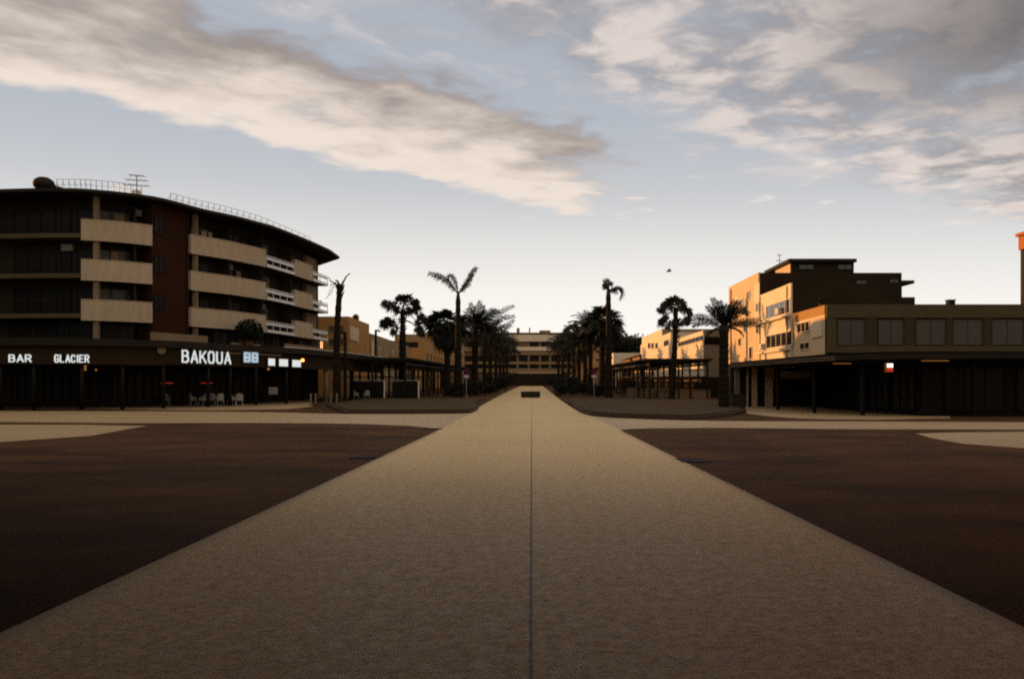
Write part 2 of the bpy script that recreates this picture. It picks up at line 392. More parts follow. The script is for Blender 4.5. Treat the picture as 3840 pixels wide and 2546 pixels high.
for f in FLO:
    m = MB(); ribbon(m, -860, 351.5, f-.10, f+.22, -1.8, -.02)
    ribbon(m, 441.5, 757, f-.24, f, -1.8, -.02); m.build('balcony_slab', 'concrete_band', ab)
    for (a, b) in ((187,352),(441,614),(681,722)):
        m = MB(); ribbon(m, a, b, f-.28, f+1.22, -.16, 0); ribbon(m, a, b, f+1.22, f+1.27, -.19, .03)
        for p in (a+.5, b-.5):
            c = fo(p,-.9); m.obox((c.x,c.y,f+.5), fn(p).cross(Vector((0,0,1))), 1.45, 1.4, .14)
        m.build('balcony_parapet', 'parapet', ab)
    for (a, b, mt) in ((-860,185,'dark_metal'),(616,680,'pale_metal'),(723,757,'pale_metal')):
        m = MB()
        if mt == 'pale_metal':
            ribbon(m, a, b, f+.42, f+.66, -.07, -.03); ribbon(m, a, b, f+.74, f+.80, -.08, -.02); ribbon(m, a, b, f-.24, f+.02, -.02, .04)
        else:
            ribbon(m, a, b, f+1.15, f+1.2, -.08, -.03); ribbon(m, a, b, f+.75, f+.78, -.07, -.04); ribbon(m, a, b, f+.45, f+.48, -.07, -.04)
        k = max(2, int((b-a)/16))
        for i in range(k+1):
            p = a+(b-a)*i/k; c = fo(p,-.05); m.box(c.x-.025,c.y-.025,f,c.x+.025,c.y+.025,f+1.15 if mt != 'pale_metal' else f+.74)
        m.build('balcony_railing', mt, ab)
    for p in (30,95,150,262,298,492,575,648,702):
        c = fo(p,-1.7); g = 'curtain_glass' if p in (298,262,648) else 'dim_glass'
        if p == 492 and f == 12.5: g = 'curtain_glass'
        window(ab, (c.x,c.y,f+1.2), fn(p), 1.9 if p > 250 else 2.4, 2.15, g)
    for p in (372,):
        c = fo(p,-.25); window(ab, (c.x,c.y,f+1.35), fn(p), .95, 1.3, 'dim_glass')
    for p in (315,538,614,681):
        m = MB(); c = fo(p,-1.0); m.obox((c.x,c.y,f+1.32), fn(p).cross(Vector((0,0,1))), 1.3, 2.6, .12); m.build('divider', 'brown_wall', ab)
for p in (222, 458):
    m = MB(); c = fo(p,-.35)
    m.box(c.x-.17,c.y-.17,4.9,c.x+.17,c.y+.17,15.5); m.build('column', 'grey_render', ab)
for p in (740,):
    for f in FLO:
        m = MB(); ribbon(m, 735, 757, f, f+2.55, -1.65, -1.25); m.build('wall', 'grey_render', ab, label='pale end wall behind the corner balcony')
for (p, f, w_, hh, mt) in ((500,12.5,.5,1.9,'parapet'),(516,12.5,.35,1.9,'parapet'),(585,9.6,.6,2.0,'grey_render'),(285,12.5,.7,1.9,'grey_render'),(270,9.6,.5,2.0,'grey_render'),(480,6.7,.6,2.0,'grey_render'),(290,6.7,1.2,.9,'ochre_render'),(655,9.6,.4,1.9,'grey_render')):
    c = fo(p,-1.58); m = MB(); m.obox((c.x,c.y,f+.12+hh/2), fn(p), w_, hh, .04); m.build('curtain', mt, ab)
for (p, f) in ((330,12.5),(560,9.6),(640,6.7),(130,9.6)):
    c = fo(p,-1.5); m = MB(); m.obox((c.x,c.y,f+2.3), fn(p), .8, .5, .3); m.obox(Vector((c.x,c.y,f+2.3))+fn(p)*.16, fn(p), .42, .42, .03); m.build('air_conditioner', 'chair_white', ab)
m = MB(); c = fo(437,-.18); m.tube([(c.x,c.y,4.95),(c.x,c.y,15.45)], .06, 8); m.build('drainpipe', 'brown_wall', ab)
m = MB(); c = fo(355,-.18); m.tube([(c.x,c.y,4.95),(c.x,c.y,15.45)], .06, 8); m.build('drainpipe', 'brown_wall', ab)
# roof with an overhang, a raised hip in the middle, a guard rail
m = MB(); outer = [tuple(fo(px,1.05)[:2]) for px in range(-880,757,20)]
inner = [tuple(fo(px,-6)[:2]) for px in range(-880,757,20)]
tip = fo(756,1.05)
m.prism(outer+[(tip.x-.3,tip.y+2.5)]+[(-30,106),(-60,114),(-112,97),(-117,58)], 15.5, 15.72)
V = [(x,y,15.72) for x,y in [tuple(fo(px,.9)[:2]) for px in range(-880,757,20)]]+[(x,y,16.35) for x,y in inner]
n = len(outer); m.add(V, [(i,i+1,n+i+1,n+i) for i in range(n-1)])
roof = m.build('roof', 'roof_dark', ab)
m = MB(); A = [fo(285,-.6),fo(345,-.4),fo(405,-.6)]; Bk = [fo(285,-4),fo(405,-4)]
V = [(A[0].x,A[0].y,15.8),(A[1].x,A[1].y,16.0),(A[2].x,A[2].y,15.8),(Bk[1].x,Bk[1].y,16.7),(Bk[0].x,Bk[0].y,16.7)]
m.prism([(v[0],v[1]) for v in V], 15.73, lambda p: 16.05 if p in [(V[3][0],V[3][1]),(V[4][0],V[4][1])] else 15.95); m.build('roof_hatch', 'roof_dark', roof)
m = MB()
for (a, b) in ((120,335),(408,730)):
    ribbon(m, a, b, 16.72, 16.745, -.62, -.58); ribbon(m, a, b, 16.35, 16.37, -.61, -.59)
    k = int((b-a)/14)
    for i in range(k+1):
        p = a+(b-a)*i/k; c = fo(p,-.6); d = fo(p,-1.3); m.tube([(c.x,c.y,15.75),(c.x,c.y,16.73)], .022, 5); m.tube([(d.x,d.y,15.75),(c.x,c.y,16.6)], .015, 4)
m.build('guard_rail', 'galvanised', roof)
m = MB(); c = fo(75,-1.2); m.lathe((c.x,c.y,15.7), [(.30,0),(.30,.30),(.34,.32),(.34,.36),(.42,.42),(.66,.60),(.76,.85),(.66,1.12),(.36,1.32),(.05,1.36)], 14); m.build('chimney_cowl', 'roof_dark', roof, smooth=True)
m = MB(); c = fo(90,-1.3); m.prism([(c.x-.2,c.y-.3),(c.x+1.4,c.y-.3),(c.x+1.4,c.y+.3),(c.x-.2,c.y+.3)], 15.7, lambda p: 16.7 if p[0] < c.x else 16.1); m.build('chimney', 'roof_dark', roof)
def antenna(m, x, y, z, h, n=(3,), s=1.0):
    m.tube([(x,y,z),(x,y,z+h)], .045, 6)
    for zz, l in ((h*.98,.5*s),(h*.78,.75*s),(h*.55,.9*s)):
        m.tube([(x-l,y-.2,z+zz),(x+l,y+.2,z+zz)], .028, 5)
        for q in (-.9,-.45,.1,.5,.9): m.tube([(x+l*q,y-.35+.2*q,z+zz),(x+l*q,y+.35+.2*q,z+zz)], .018, 4)
m = MB(); c = fo(344,-1.8); antenna(m, c.x, c.y, 16.0, 1.75); m.box(c.x-.25,c.y-.25,15.8,c.x+.22,c.y+.25,16.55); m.build('antenna', 'galvanised', roof)
# canopy over the shops and what is below it
m = MB(); ribbon(m, -860, 806, 4.42, 4.9, -1.6, 4.4, 12); canopy = m.build('canopy', 'roof_dark', ab)
m = MB(); ribbon(m, 560, 806, 4.9, 4.96, 4.25, 4.42, 12); m.build('canopy_edge', 'pale_metal', canopy)
for (a, b, z0, z1, o) in ((340,468,4.9,5.7,.6),(512,575,4.9,5.25,1.2),(648,728,4.9,5.6,.5)):
    m = MB(); ribbon(m, a, b, z0, z1, o-.15, o); m.build('terrace_parapet', 'grey_render', ab)
for p in (10,70,130,190,250,310,370,430,490,545,600,640,676,708,735):
    c = fo(p,-1.7); window(ab, (c.x,c.y,5.75), fn(p), 1.7, 1.5, 'dim_glass')
c = fo(748,-1.2); window(ab, (c.x+.4,c.y,6.0), fn(742), .95, .85, 'orange_glow_pane', proud=.5)  # small pane given an orange glow of its own
for p in range(-60,760,46):
    c = fo(p,-1.7); window(ab, (c.x,c.y,2.0), fn(p), 2.2 if p < 560 else 3.0, 3.4, 'dim_glass', 'black_paint', .09, 2, name='shop_window')
for p in list(range(-40,640,62))+[668,702,735]:
    c = fo(p,3.6); m = MB(); m.tube([(c.x,c.y,0),(c.x,c.y,4.42)], .14 if p != 668 else .2, 10); m.build('canopy_column', 'dark_metal' if p != 668 else 'grey_render', ab, smooth=True)
m = MB(); ribbon(m, 330, 800, 3.2, 4.42, 3.75, 3.95, 12); m.build('fascia', 'brown_wall', ab)
m = MB(); ribbon(m, -800, 330, 3.15, 4.42, 3.75, 3.95, 12); m.build('fascia', 'brown_wall', ab)
m = MB(); ribbon(m, 372, 560, 4.16, 4.34, 3.96, 4.02, 10); m.build('fascia_trim', 'grey_render', ab)

def on_fascia(px, py, off=4.05):        # point of the canopy front seen at px, py
    lo, hi = px-260, px+60
    for _ in range(40):
        mid = (lo+hi)/2; q = fo(mid, off)
        if CX+F*q.x/q.y < px: lo = mid
        else: hi = mid
    q = fo(lo, off); return Vector((q.x,q.y,gz(py,q.y))), fn(lo)
def px_m(px): q, _ = on_fascia(px, 830); return q.y/F
def sign(name, body, p0, p1, y0, y1, label, mt='lit_letters', weight=.02):
    pc = (p0+p1)/2; c, n = on_fascia(pc, (y0+y1)/2)
    a, _ = on_fascia(p0, y0); b, _ = on_fascia(p1, y0); w = (a-b).length; h = (y1-y0)*c.y/F
    n = Vector((-(a-b).y, (a-b).x, 0)).normalized()
    if n.y > 0: n = -n
    t = thing(name, label, 'sign', (c.x,c.y,c.z-h/2))
    mm = MB(); mm.obox(c-n*.03, n, w*1.04, h*.12, .05); mm.obox(c-n*.03+Vector((0,0,h*.3)), n, w*1.02, .03, .04); mm.build('mounting_rail', 'black_paint', t)
    if len(body) > 3 or mt != 'lit_letters' or True:
        put_text(body, c+n*.06, n, h, w, mt, t, weight=weight)
    return t, c, n, w, h
sign('shop_sign', 'BAR', 45, 88, 818.5, 836.5, 'lit white BAR letters at the far left of the dark canopy', weight=.15)
sign('shop_sign', 'GLACIER', 126, 207, 819, 837.5, 'lit white GLACIER letters on the dark canopy', weight=.15)
sign('shop_sign', 'BAKOUA', 421, 533, 810.5, 839.5, 'large lit white BAKOUA letters hanging under the canopy', weight=.125)
def panel(p0, p1, y0, y1, label, mt, name='sign_panel', cat='sign', group=None):
    c, n = on_fascia((p0+p1)/2, (y0+y1)/2); a, _ = on_fascia(p0,y0); b, _ = on_fascia(p1,y0); w = (a-b).length; h = (y1-y0)*c.y/F
    t = thing(name, label, cat, (c.x,c.y,c.z-h/2), group)
    MB().obox(c+n*.04, n, w, h, .12).build('housing', 'black_paint', t)
    MB().obox(c+n*.105, n, w*.94, h*.94, .03).build('face', mt, t)
    return t, c, n, w, h
t, c, n, w, h = panel(559, 596, 812, 838.5, 'glowing pale blue square sign with two patchy white emblems', 'lit_blue')
tt = Vector((0,0,1)).cross(n)
for k in (-1, 1):
    mm = MB()
    for (dx, dz, ww, hh) in ((-.14,0,.08,.85),(.02,.36,.2,.12),(.02,-.02,.2,.13),(.02,-.37,.2,.12),(.15,.18,.08,.3),(.15,-.2,.08,.3)):
        mm.obox(c+n*.125+tt*(w*(k*.245+dx))+Vector((0,0,dz*h)), n, ww*w, hh*h, .02)
    mm.build('emblem', 'lit_paleblue', t)
panel(617,633,827.5,845, 'narrow glowing white panel, first right of the blue sign', 'lit_white', group='lit panels on the canopy')
panel(642,663,829,846.5, 'glowing white panel between the narrow one and the canopy post', 'lit_white', group='lit panels on the canopy')
panel(672,693,831,848, 'glowing white panel nearest the orange lamp', 'lit_white', group='lit panels on the canopy')
def lamp(px, py, Y, r, mt, label, hang=None):
    x, z = gx(px,Y), gz(py,Y); t = thing('lamp', label, 'lamp', (x,Y,z), 'small lamps glowing under the canopies')
    MB().lathe((x,Y,z), [(.02,-r),(r*.75,-r*.7),(r,0),(r*.75,r*.7),(.02,r)], 10).build('globe', mt, t, smooth=True)
    m = MB(); m.tube([(x,Y,z+r*.8),(x,Y,z+(hang or .25))], .015, 6); m.box(x-.06,Y-.06,z+(hang or .25),x+.06,Y+.06,z+(hang or .25)+.04); m.build('stem', 'black_paint', t)
lamp(699,832,70.5,.15,'lamp_orange','bright orange lamp right of the glowing white panels')
lamp(197,846,58.5,.09,'lamp_dim','upper of two amber lamps under the GLACIER letters')
lamp(197,853,58.5,.08,'lamp_dim','lower of two amber lamps under the GLACIER letters')
lamp(222,854,60,.07,'lamp_dim','faint amber lamp right of the GLACIER letters, below them')
lamp(620,852,70,.11,'lamp_dim','amber lamp under the narrow glowing panel')
lamp(776,853,84,.10,'lamp_dim','amber lamp just left of the bare palm trunk')
lamp(802,855,86,.10,'lamp_dim','amber lamp beside the lamp post behind the bare palm')
lamp(1318,916-47,170,.22,'lamp_orange','orange lamp among the far palms right of the path')
for (p, l) in ((385,'short red neon strip inside the dark shop, left one'),(478,'longer red neon strip inside the dark shop below BAKOUA')):
    Y = fpt(p).y-1.0; x, z = gx(p,Y), gz(884.5,Y)
    t = thing('neon_strip', l, 'light', (x,Y,z), 'red neon strips')
    MB().box(x-.45,Y-.02,z-.025,x+.45,Y+.02,z+.025).build('tube', 'lamp_red', t)
    MB().box(x-.5,Y+.02,z-.05,x+.5,Y+.06,z+.05).build('backing', 'black_paint', t)
# disc sign on the canopy edge
c, n = on_fascia(372, 808); t = thing('disc_sign', 'pale round disc sign on the canopy edge left of BAKOUA', 'sign', tuple(c))
m = MB(); tt = Vector((0,0,1)).cross(n)
V = [c+n*(.02+k*.08)+tt*(.3*math.cos(q*math.pi/10))+Vector((0,0,.3*math.sin(q*math.pi/10))) for k in (0,1) for q in range(20)]
m.add(V, [tuple(range(20)), tuple(range(20,40))]+[(q,(q+1)%20,20+(q+1)%20,20+q) for q in range(20)]); m.build('face', 'grey_render', t)
MB().obox(c-n*.05, n, .1, .1, .16).build('bracket', 'black_paint', t)
# terrace chairs and tables
def make_chair(label):
    t = thing('terrace_chair', label, 'chair', (0,0,0), 'pale chairs on the dark shop terrace')
    m = MB(); m.box(-.27,-.26,.42,.27,.26,.47); m.build('seat', 'chair_white', t, bevel=.015)
    m = MB()
    pts = [(-.30,-.20),(-.31,.05),(-.26,.22),(-.12,.29),(.12,.29),(.26,.22),(.31,.05),(.30,-.20)]
    hs = [.68,.72,.9,1.0,1.0,.9,.72,.68]; V = []
    for (x,y), h in zip(pts,hs): V += [(x,y,.44),(x,y,h),(x*.88,y*.86,h),(x*.88,y*.86,.44)]
    Fc = []
    for i in range(7):
        for k in range(4): Fc.append((4*i+k,4*i+(k+1)%4,4*i+4+(k+1)%4,4*i+4+k))
    Fc += [(0,1,2,3),(31,30,29,28)]; m.add(V,Fc); m.build('backrest', 'chair_white', t)
    for sx in (-1,1):
        for sy in (-1,1): MB().tube([(sx*.23,sy*.21,.42),(sx*.27,sy*.26,0)], .018, 6).build('leg', 'galvanised', t)
    return t
chair0 = None
spots = [(332,922,2.6),(362,921,-2.2),(382,921,.6),(446,922,2.2),(470,922,-.6),(492,921,3.0),(507,922,-2.4),(536,921,2.5),(552,920,-2.7),(822,926,2.0),(846,925,-2.4)]
lab = ['pale terrace chair, leftmost of the row below BAKOUA','pale terrace chair, second from the left in the dark terrace','pale terrace chair just right of the second, third from the left',
 'pale terrace chair at the left of the group under BAKOUA','pale terrace chair under the K of BAKOUA','pale terrace chair under the O of BAKOUA','pale terrace chair under the U of BAKOUA, brightest of its group',
 'pale terrace chair below the gap between BAKOUA and the blue sign','pale terrace chair below the blue sign, end of its group','pale chair in front of the windbreak, left one of the pair','pale chair in front of the windbreak, right one of the pair']
for i, (px, py, a) in enumerate(spots):
    Y = 66.5+(.6 if i % 2 else 0) if i < 9 else 86
    if i == 0: chair0 = make_chair(lab[0]); o = chair0
    else: o = copy_tree(chair0); o['label'] = lab[i]
    o.location = (gx(px,Y),Y,zt(Y)+.008); o.rotation_euler = (0,0,a)
def table(px, Y, label):
    x, z = gx(px,Y), zt(Y)+.008; t = thing('terrace_table', label, 'table', (x,Y,z), 'round tables on the shop terrace')
    MB().lathe((x,Y,z), [(.02,.71),(.38,.71),(.40,.73),(.38,.75),(.02,.75)], 18).build('table_top', 'dark_metal', t)
    MB().lathe((x,Y,z), [(.24,0),(.24,.03),(.04,.05),(.035,.71)], 12).build('leg', 'dark_metal', t)
table(347,66.9,'round dark table between the two leftmost pale chairs'); table(458,67.2,'round dark table below the K of BAKOUA among pale chairs'); table(520,67.2,'round dark table below the end of BAKOUA')
Y = 71; x = gx(631,Y); z = zt(Y)
t = thing('menu_board', 'pale square board standing below the glowing white panels', 'board', (x,Y,z))
MB().obox((x,Y,z+1.15), (0.2,-1,0), .72, .6, .05).build('board', 'chair_white', t)
for k in (-1,1): MB().tube([(x+k*.3,Y+.06,z+1.2),(x+k*.3,Y+.12,z)], .025, 6).build('leg', 'dark_metal', t)
def bollard(px, py, label):
    x, y = G(px, py); z = zt(y); t = thing('bollard', label, 'bollard', (x,y,z), 'pale bollards at the end of the shop pavement')
    MB().lathe((x,y,z), [(.09,0),(.075,.05),(.075,.82),(.09,.84),(.09,.9),(.05,.95)], 12).build('post', 'grey_render', t, smooth=False)
    MB().lathe((x,y,z), [(.14,0),(.14,.03),(.08,.06)], 12).build('base', 'dark_metal', t)
bollard(718,937,'pale bollard, leftmost, where the shop pavement ends'); bollard(729,936,'pale bollard, second from the left of four'); bollard(764,935,'pale bollard left of the bare palm trunk foot'); bollard(778,935,'pale bollard touching the bare palm trunk foot')
# ------------------------------------------------------------------ pergolas
def pergola(sx, y0, y1, xi, xo, label, step=5.0, ztop=3.35):
    t = thing('pergola', label, 'pergola', (sx*(xi+xo)/2,(y0+y1)/2,zt((y0+y1)/2)), 'steel pergolas along the promenade')
    ys = []; y = y0+.3
    while y < y1: ys.append(y); y += step
    for y in ys:
        for x in (xi+.2, (xi+xo)/2, xo-.2):
            MB().box(sx*x-.09,y-.09,zt(y),sx*x+.09,y+.09,zt(y)+ztop+.2).build('post', 'dark_metal', t)
    m = MB()
    for x in (xi+.2,(xi+xo)/2,xo-.2):
        for a, b in zip(ys[:-1], ys[1:]):
            V = [(sx*x+dx, yy, zt(yy)+ztop+zz) for yy in (a,b) for dx,zz in ((-.07,.202),(.07,.202),(.07,.45),(-.07,.45))]
            m.add(V, [(0,1,5,4),(1,2,6,5),(2,3,7,6),(3,0,4,7),(0,3,2,1),(4,5,6,7)])
            V = [(sx*x+dx, yy, zt(yy)+2.3+zz) for yy in (a+.09,b-.09) for dx,zz in ((-.04,0),(.04,0),(.04,.12),(-.04,.12))]
            m.add(V, [(0,1,5,4),(1,2,6,5),(2,3,7,6),(3,0,4,7),(0,3,2,1),(4,5,6,7)])
    for y in ys: m.box(sx*xi if sx > 0 else -xo, y-.06, zt(y)+ztop+.46, sx*xo if sx > 0 else -xi, y+.06, zt(y)+ztop+.7)
    for a in (ys[0],): m.box(min(sx*xi,sx*xo), a-.14, zt(a)+ztop-.35, max(sx*xi,sx*xo), a-.09, zt(a)+ztop-.25)
    m.build('beam', 'dark_metal', t)
    m = MB(); y = y0
    while y < y1:
        m.box(min(sx*xi,sx*xo)-.3, y, zt(y)+ztop+.71, max(sx*xi,sx*xo)+.3, y+.16, zt(y)+ztop+.93); y += .38 if y < 130 else .6
    m.build('roof_slat', 'dark_metal', t)
    return t
pergola(-1, 86, 196, 12.6, 19.6, 'long dark steel pergola left of the path behind the fan palm')
pergola(1, 90, 200, 12.3, 18.8, 'long dark steel pergola right of the path behind the date palm')
# low rendered walls behind the right pergola posts, one per bay
wl = 0
for (px0, px1, Y, h, l) in ((1602,1640,93,.95,'pale low wall at the right end of the pergola, nearest'),(1556,1592,94,1.05,'pale low wall under the right pergola, second from its right end'),(1521,1548,97,1.05,'pale low wall in the middle of the right pergola front'),(1482,1512,100,1.05,'pale low wall left of the pergola middle'),(1449,1474,104,1.05,'pale low wall toward the left end of the right pergola')):
    x0, x1 = gx(px0,Y), gx(px1,Y); z = zt(Y); t = thing('low_wall', l, 'wall', ((x0+x1)/2,Y,z), 'low pale walls under the right pergola')
    MB().box(x0,Y-.1,z,x1,Y+.1,z+h-.08).build('body', 'grey_render', t); MB().box(x0-.04,Y-.14,z+h-.08,x1+.04,Y+.14,z+h).build('coping', 'grey_render', t)
# windbreak frames left
def windbreak(px0, px1, Y, label, right_post='pale_metal'):
    x0, x1, z = gx(px0,Y), gx(px1,Y), zt(Y); h = gz(878,Y)-z
    t = thing('windbreak', label, 'screen', ((x0+x1)/2,Y,z), 'windbreak frames')
    MB().box(x0,Y-.04,z+h-.07,x1,Y+.04,z+h).build('rail', 'galvanised', t)
    MB().box(x0,Y-.04,z,x0+.08,Y+.04,z+h-.07).build('post', 'dark_metal', t); MB().box(x1-.11,Y-.05,z,x1,Y+.05,z+h-.07).build('post', right_post, t)
    MB().box(x0+.08,Y-.01,z+.15,x1-.11,Y+.01,z+h-.1).build('panel', 'dim_glass', t)
windbreak(817,889,86.5,'glazed windbreak frame with a white post, left of the fan palm trunk'); windbreak(906,968,86.5,'glazed windbreak frame with a white post, right of the fan palm trunk')
# round signs
def road_sign(px, py, label):
    Y = 96; x, z, g = gx(px,Y), gz(py,Y), zt(Y); t = thing('road_sign', label, 'sign', (x,Y,g), 'round no-stopping signs beside the path')
    MB().tube([(x,Y+.06,g),(x,Y+.06,z+.3)], .035, 8).build('pole', 'galvanised', t)
    def disc(r, d, n=20):
        m = MB(); V = [(x+r*math.cos(2*math.pi*q/n), Y-d-k*.012, z+r*math.sin(2*math.pi*q/n)) for k in (0,1) for q in range(n)]
        m.add(V, [tuple(range(n)), tuple(range(n,2*n))]+[(q,(q+1)%n,n+(q+1)%n,n+q) for q in range(n)]); return m
    f = disc(.33,0).build('face', 'sign_red', t); disc(.25,.013).build('disc', 'sign_blue', f)
    m = MB()
    for s in (-1,1):
        m.obox((x,Y-.032,z), (0,-1,0), .48, .05, .008, up=Vector((s*.7,0,.7)))
    m.build('cross', 'sign_red', f)
    MB().box(x-.27,Y-.015,z-.68,x+.27,Y,z-.42).build('plate', 'sign_white', t)
road_sign(1077,858,'round red and blue sign with white plate left of the path'); road_sign(1372,858,'round red and blue sign with white plate right of the path')
# lamp post behind bare palm
def lamp_post(px, pyt, Y, arm, label):
    x, g, z = gx(px,Y), zt(Y), gz(pyt,Y); t = thing('street_lamp', label, 'street lamp', (x,Y,g), 'dark square-armed lamp posts')
    MB().box(x-.13,Y-.13,g,x+.13,Y+.13,z).build('post', 'dark_metal', t)
    MB().box(min(x+arm,x-.13),Y-.1,z+.001,max(x+arm,x+.13),Y+.1,z+.2).build('arm', 'dark_metal', t)
    MB().box(x+arm*.95-.12,Y-.09,z-.12,x+arm*.95+.12,Y+.09,z).build('lamp_head', 'dark_metal', t)
lamp_post(797,771,82,-.75,'dark lamp post with short top arm right of the bare palm')
lamp_post(868,765,110,.5,'slim dark lamp post left of the fan palm')

# ------------------------------------------------------------------ plain rendered buildings
def block(name, label, x0, x1, y0, y1, z1, mt, group=None, z0=None, roof='roof_dark', coping=.25):
    g = zt(y0) if z0 is None else z0
    t = thing(name, label, 'building', ((x0+x1)/2,(y0+y1)/2,g), group)
    MB().box(x0,y0,g,x1,y1,z1).build('wall', mt, t)
    MB().box(x0+.15,y0+.15,z1+.003,x1-.15,y1-.15,z1+.02).build('roof', roof, t)
    return t
NX = (-1,0,0); NY = (0,-1,0); PX = (1,0,0)
def side_win(t, x, px0, px1, pyt, pyb, pyref=None, n=NX, g='glass', fr='white_render', mull=1, fw=.09, proud=.03):
    # window on a wall of constant x, seen between px0 and px1 ; heights at the mean depth
    ya, yb = F*x/(px0-CX), F*x/(px1-CX); Y = (ya+yb)/2
    zt_, zb_ = gz(pyt,Y), gz(pyb,Y)
    return window(t, (x,Y,(zt_+zb_)/2), n, abs(ya-yb), zt_-zb_, g, fr, fw, mull, proud=proud)
# R1: low wide block with glazed upper floor
XR = 23.0
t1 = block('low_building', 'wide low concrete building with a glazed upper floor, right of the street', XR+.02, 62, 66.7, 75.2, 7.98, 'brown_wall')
m = MB(); m.box(XR,66.45,gz(734,66.5),62,66.69,8.05); m.build('parapet', 'concrete_band', t1)
m = MB(); m.box(XR,66.45,gz(814,66.5),62,66.69,gz(799,66.5)); m.build('sill_band', 'concrete_band', t1)
for (a, b) in ((1911,1932),(1999,2026),(2089,2113),(2186,2200),(2272,2290)):
    m = MB(); m.box(gx(a,66.5),66.5,gz(799,66.5)+.001,gx(b,66.5),66.68,gz(734,66.5)-.001); m.build('pier', 'concrete_band' if a == 1911 else 'pier_brown', t1)
for (a, b) in ((1934,1998),(2028,2088),(2115,2185),(2201,2271),(2291,2364)):
    w = gx(b,66.6)-gx(a,66.6); window(t1, ((gx(a,66.6)+gx(b,66.6))/2,66.66,(gz(797,66.6)+gz(737,66.6))/2), NY, w, gz(737,66.6)-gz(797,66.6), 'curtain_glass', 'concrete_band', .05, 1)
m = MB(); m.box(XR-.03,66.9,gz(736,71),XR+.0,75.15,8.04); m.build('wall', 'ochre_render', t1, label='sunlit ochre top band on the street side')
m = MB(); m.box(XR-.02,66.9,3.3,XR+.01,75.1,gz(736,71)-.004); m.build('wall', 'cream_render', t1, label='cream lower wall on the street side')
m = MB(); m.box(XR-.12,67.4,gz(778,68.2),XR-.021,69.9,gz(740,68.2)); m.build('panel', 'white_render', t1, label='white square panel on the street side')
side_win(t1, XR-.02, 1842,1871,743,768, mull=2); side_win(t1, XR-.02, 1848,1871,790,808)
m = MB(); m.box(gx(2188,67.5),67.2,8.02,gx(2202,67.5),67.8,8.45); m.build('roof_vent', 'dark_metal', t1)
m = MB(); m.box(gx(2186,67.5),67.15,8.45,gx(2204,67.5),67.85,8.5); m.build('roof_vent', 'dark_metal', t1)
for k in range(5):
    q = Vector((XR-.3-rnd.random()*.2, 70+rnd.random()*.6, 0))
# R2
t2 = block('white_building', 'sunlit white building with two window rows, left behind the low concrete one', XR, gx(2083,75.25), 75.25, 86, gz(655,75.25), 'brown_wall', 'stepped sunlit buildings')  # dark brown front: its shade is put into the colour
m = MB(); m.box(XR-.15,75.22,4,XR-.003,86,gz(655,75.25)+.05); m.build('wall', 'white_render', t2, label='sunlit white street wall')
side_win(t2, XR-.15, 1770,1826,697,732, mull=4, fw=.12, proud=.0); side_win(t2, XR-.15, 1770,1830,768,803, mull=4, fw=.12, proud=.0)
m = MB(); m.box(XR-.45,75.3,gz(738,79),XR-.16,85.8,gz(733,79)); m.build('sill_band', 'white_render', t2)
m = MB(); m.box(XR-.4,75.3,gz(812,79),XR-.16,85.8,gz(806,79)); m.build('sill_band', 'white_render', t2)
# R3
t3 = block('tall_building', 'tallest stepped block with sunlit ochre side and dark front, right of the street', XR, gx(2083,86), 86.05, 99, gz(630,86), 'brown_wall', 'stepped sunlit buildings')  # front shade put into the dark colour, sun into the paler street wall
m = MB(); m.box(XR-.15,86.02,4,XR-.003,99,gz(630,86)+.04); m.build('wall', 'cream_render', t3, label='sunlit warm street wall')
for (a, b, p, q) in ((1726,1733,672,694),(1710,1717,690,712),(1747,1754,700,722),(1747,1754,745,772),(1718,1724,745,768),(1731,1738,800,830),(1706,1712,780,800)):
    side_win(t3, XR-.15, a, b, p, q, mull=0, fw=.10)
for (a, b, p, q) in ((1745,1758,655,700),(1745,1756,720,742),(1700,1709,685,712)):
    ya, yb = F*XR/(a-CX), F*XR/(b-CX); Y = (ya+yb)/2
    m = MB(); m.box(XR-.19,yb,gz(q,Y),XR-.151,ya,gz(p,Y)); m.build('panel', 'white_render', t3)
m = MB(); m.box(gx(2083,86)+.0,86.3,gz(655,86.5),gx(2110,86.5),92,gz(648,86.5)); m.build('ledge', 'roof_dark', t3)
m = MB(); m.box(gx(2083,86)+.003,86.2,5,gx(2110,86.5),95,gz(687,86.5)); m.build('annex_wall', 'brown_wall', t3)
for (a, b, p, q) in ((2056,2074,637,644),(2110-17,2098,639,643)):
    pass
w = window(t3, (gx(2065,86),86.05,gz(649,86)), NY, .9, .4, 'glass', 'dark_metal', .05)
w = window(t3, (gx(1990,86),86.05,gz(652,86)), NY, 1.1, .45, 'glass', 'dark_metal', .05)
zb = gz(630,86); xa, xb = gx(1828,90), gx(1972,90)
m = MB(); m.box(xa,90,zb+.02,xb,96,gz(606,90)); ph = m.build('penthouse', 'brown_wall', t3)
m = MB(); m.box(gx(1822,89.5),89.5,gz(606,89.8)+.005,gx(1979,89.5),99,gz(598.5,89.8)); m.build('penthouse_roof', 'roof_dark', ph)
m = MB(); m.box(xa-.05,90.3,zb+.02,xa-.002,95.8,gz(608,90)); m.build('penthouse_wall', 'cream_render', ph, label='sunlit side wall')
m = MB(); m.box(xa+1.2,97,zb+.02,xa+1.5,98.5,gz(606,90)); m.build('penthouse_column', 'cream_render', ph)
for (a, b) in ((1845,1880),(1935,1968)):
    w = gx(b,90)-gx(a,90); window(ph, ((gx(a,90)+gx(b,90))/2,89.99,(gz(623,90)+gz(611,90))/2), NY, w, .55, 'glass', 'dark_metal', .05)
m = MB(); antenna(m, gx(1800,95), 95, zb, gz(588,95)-zb, s=.6); m.build('antenna', 'galvanised', t3)
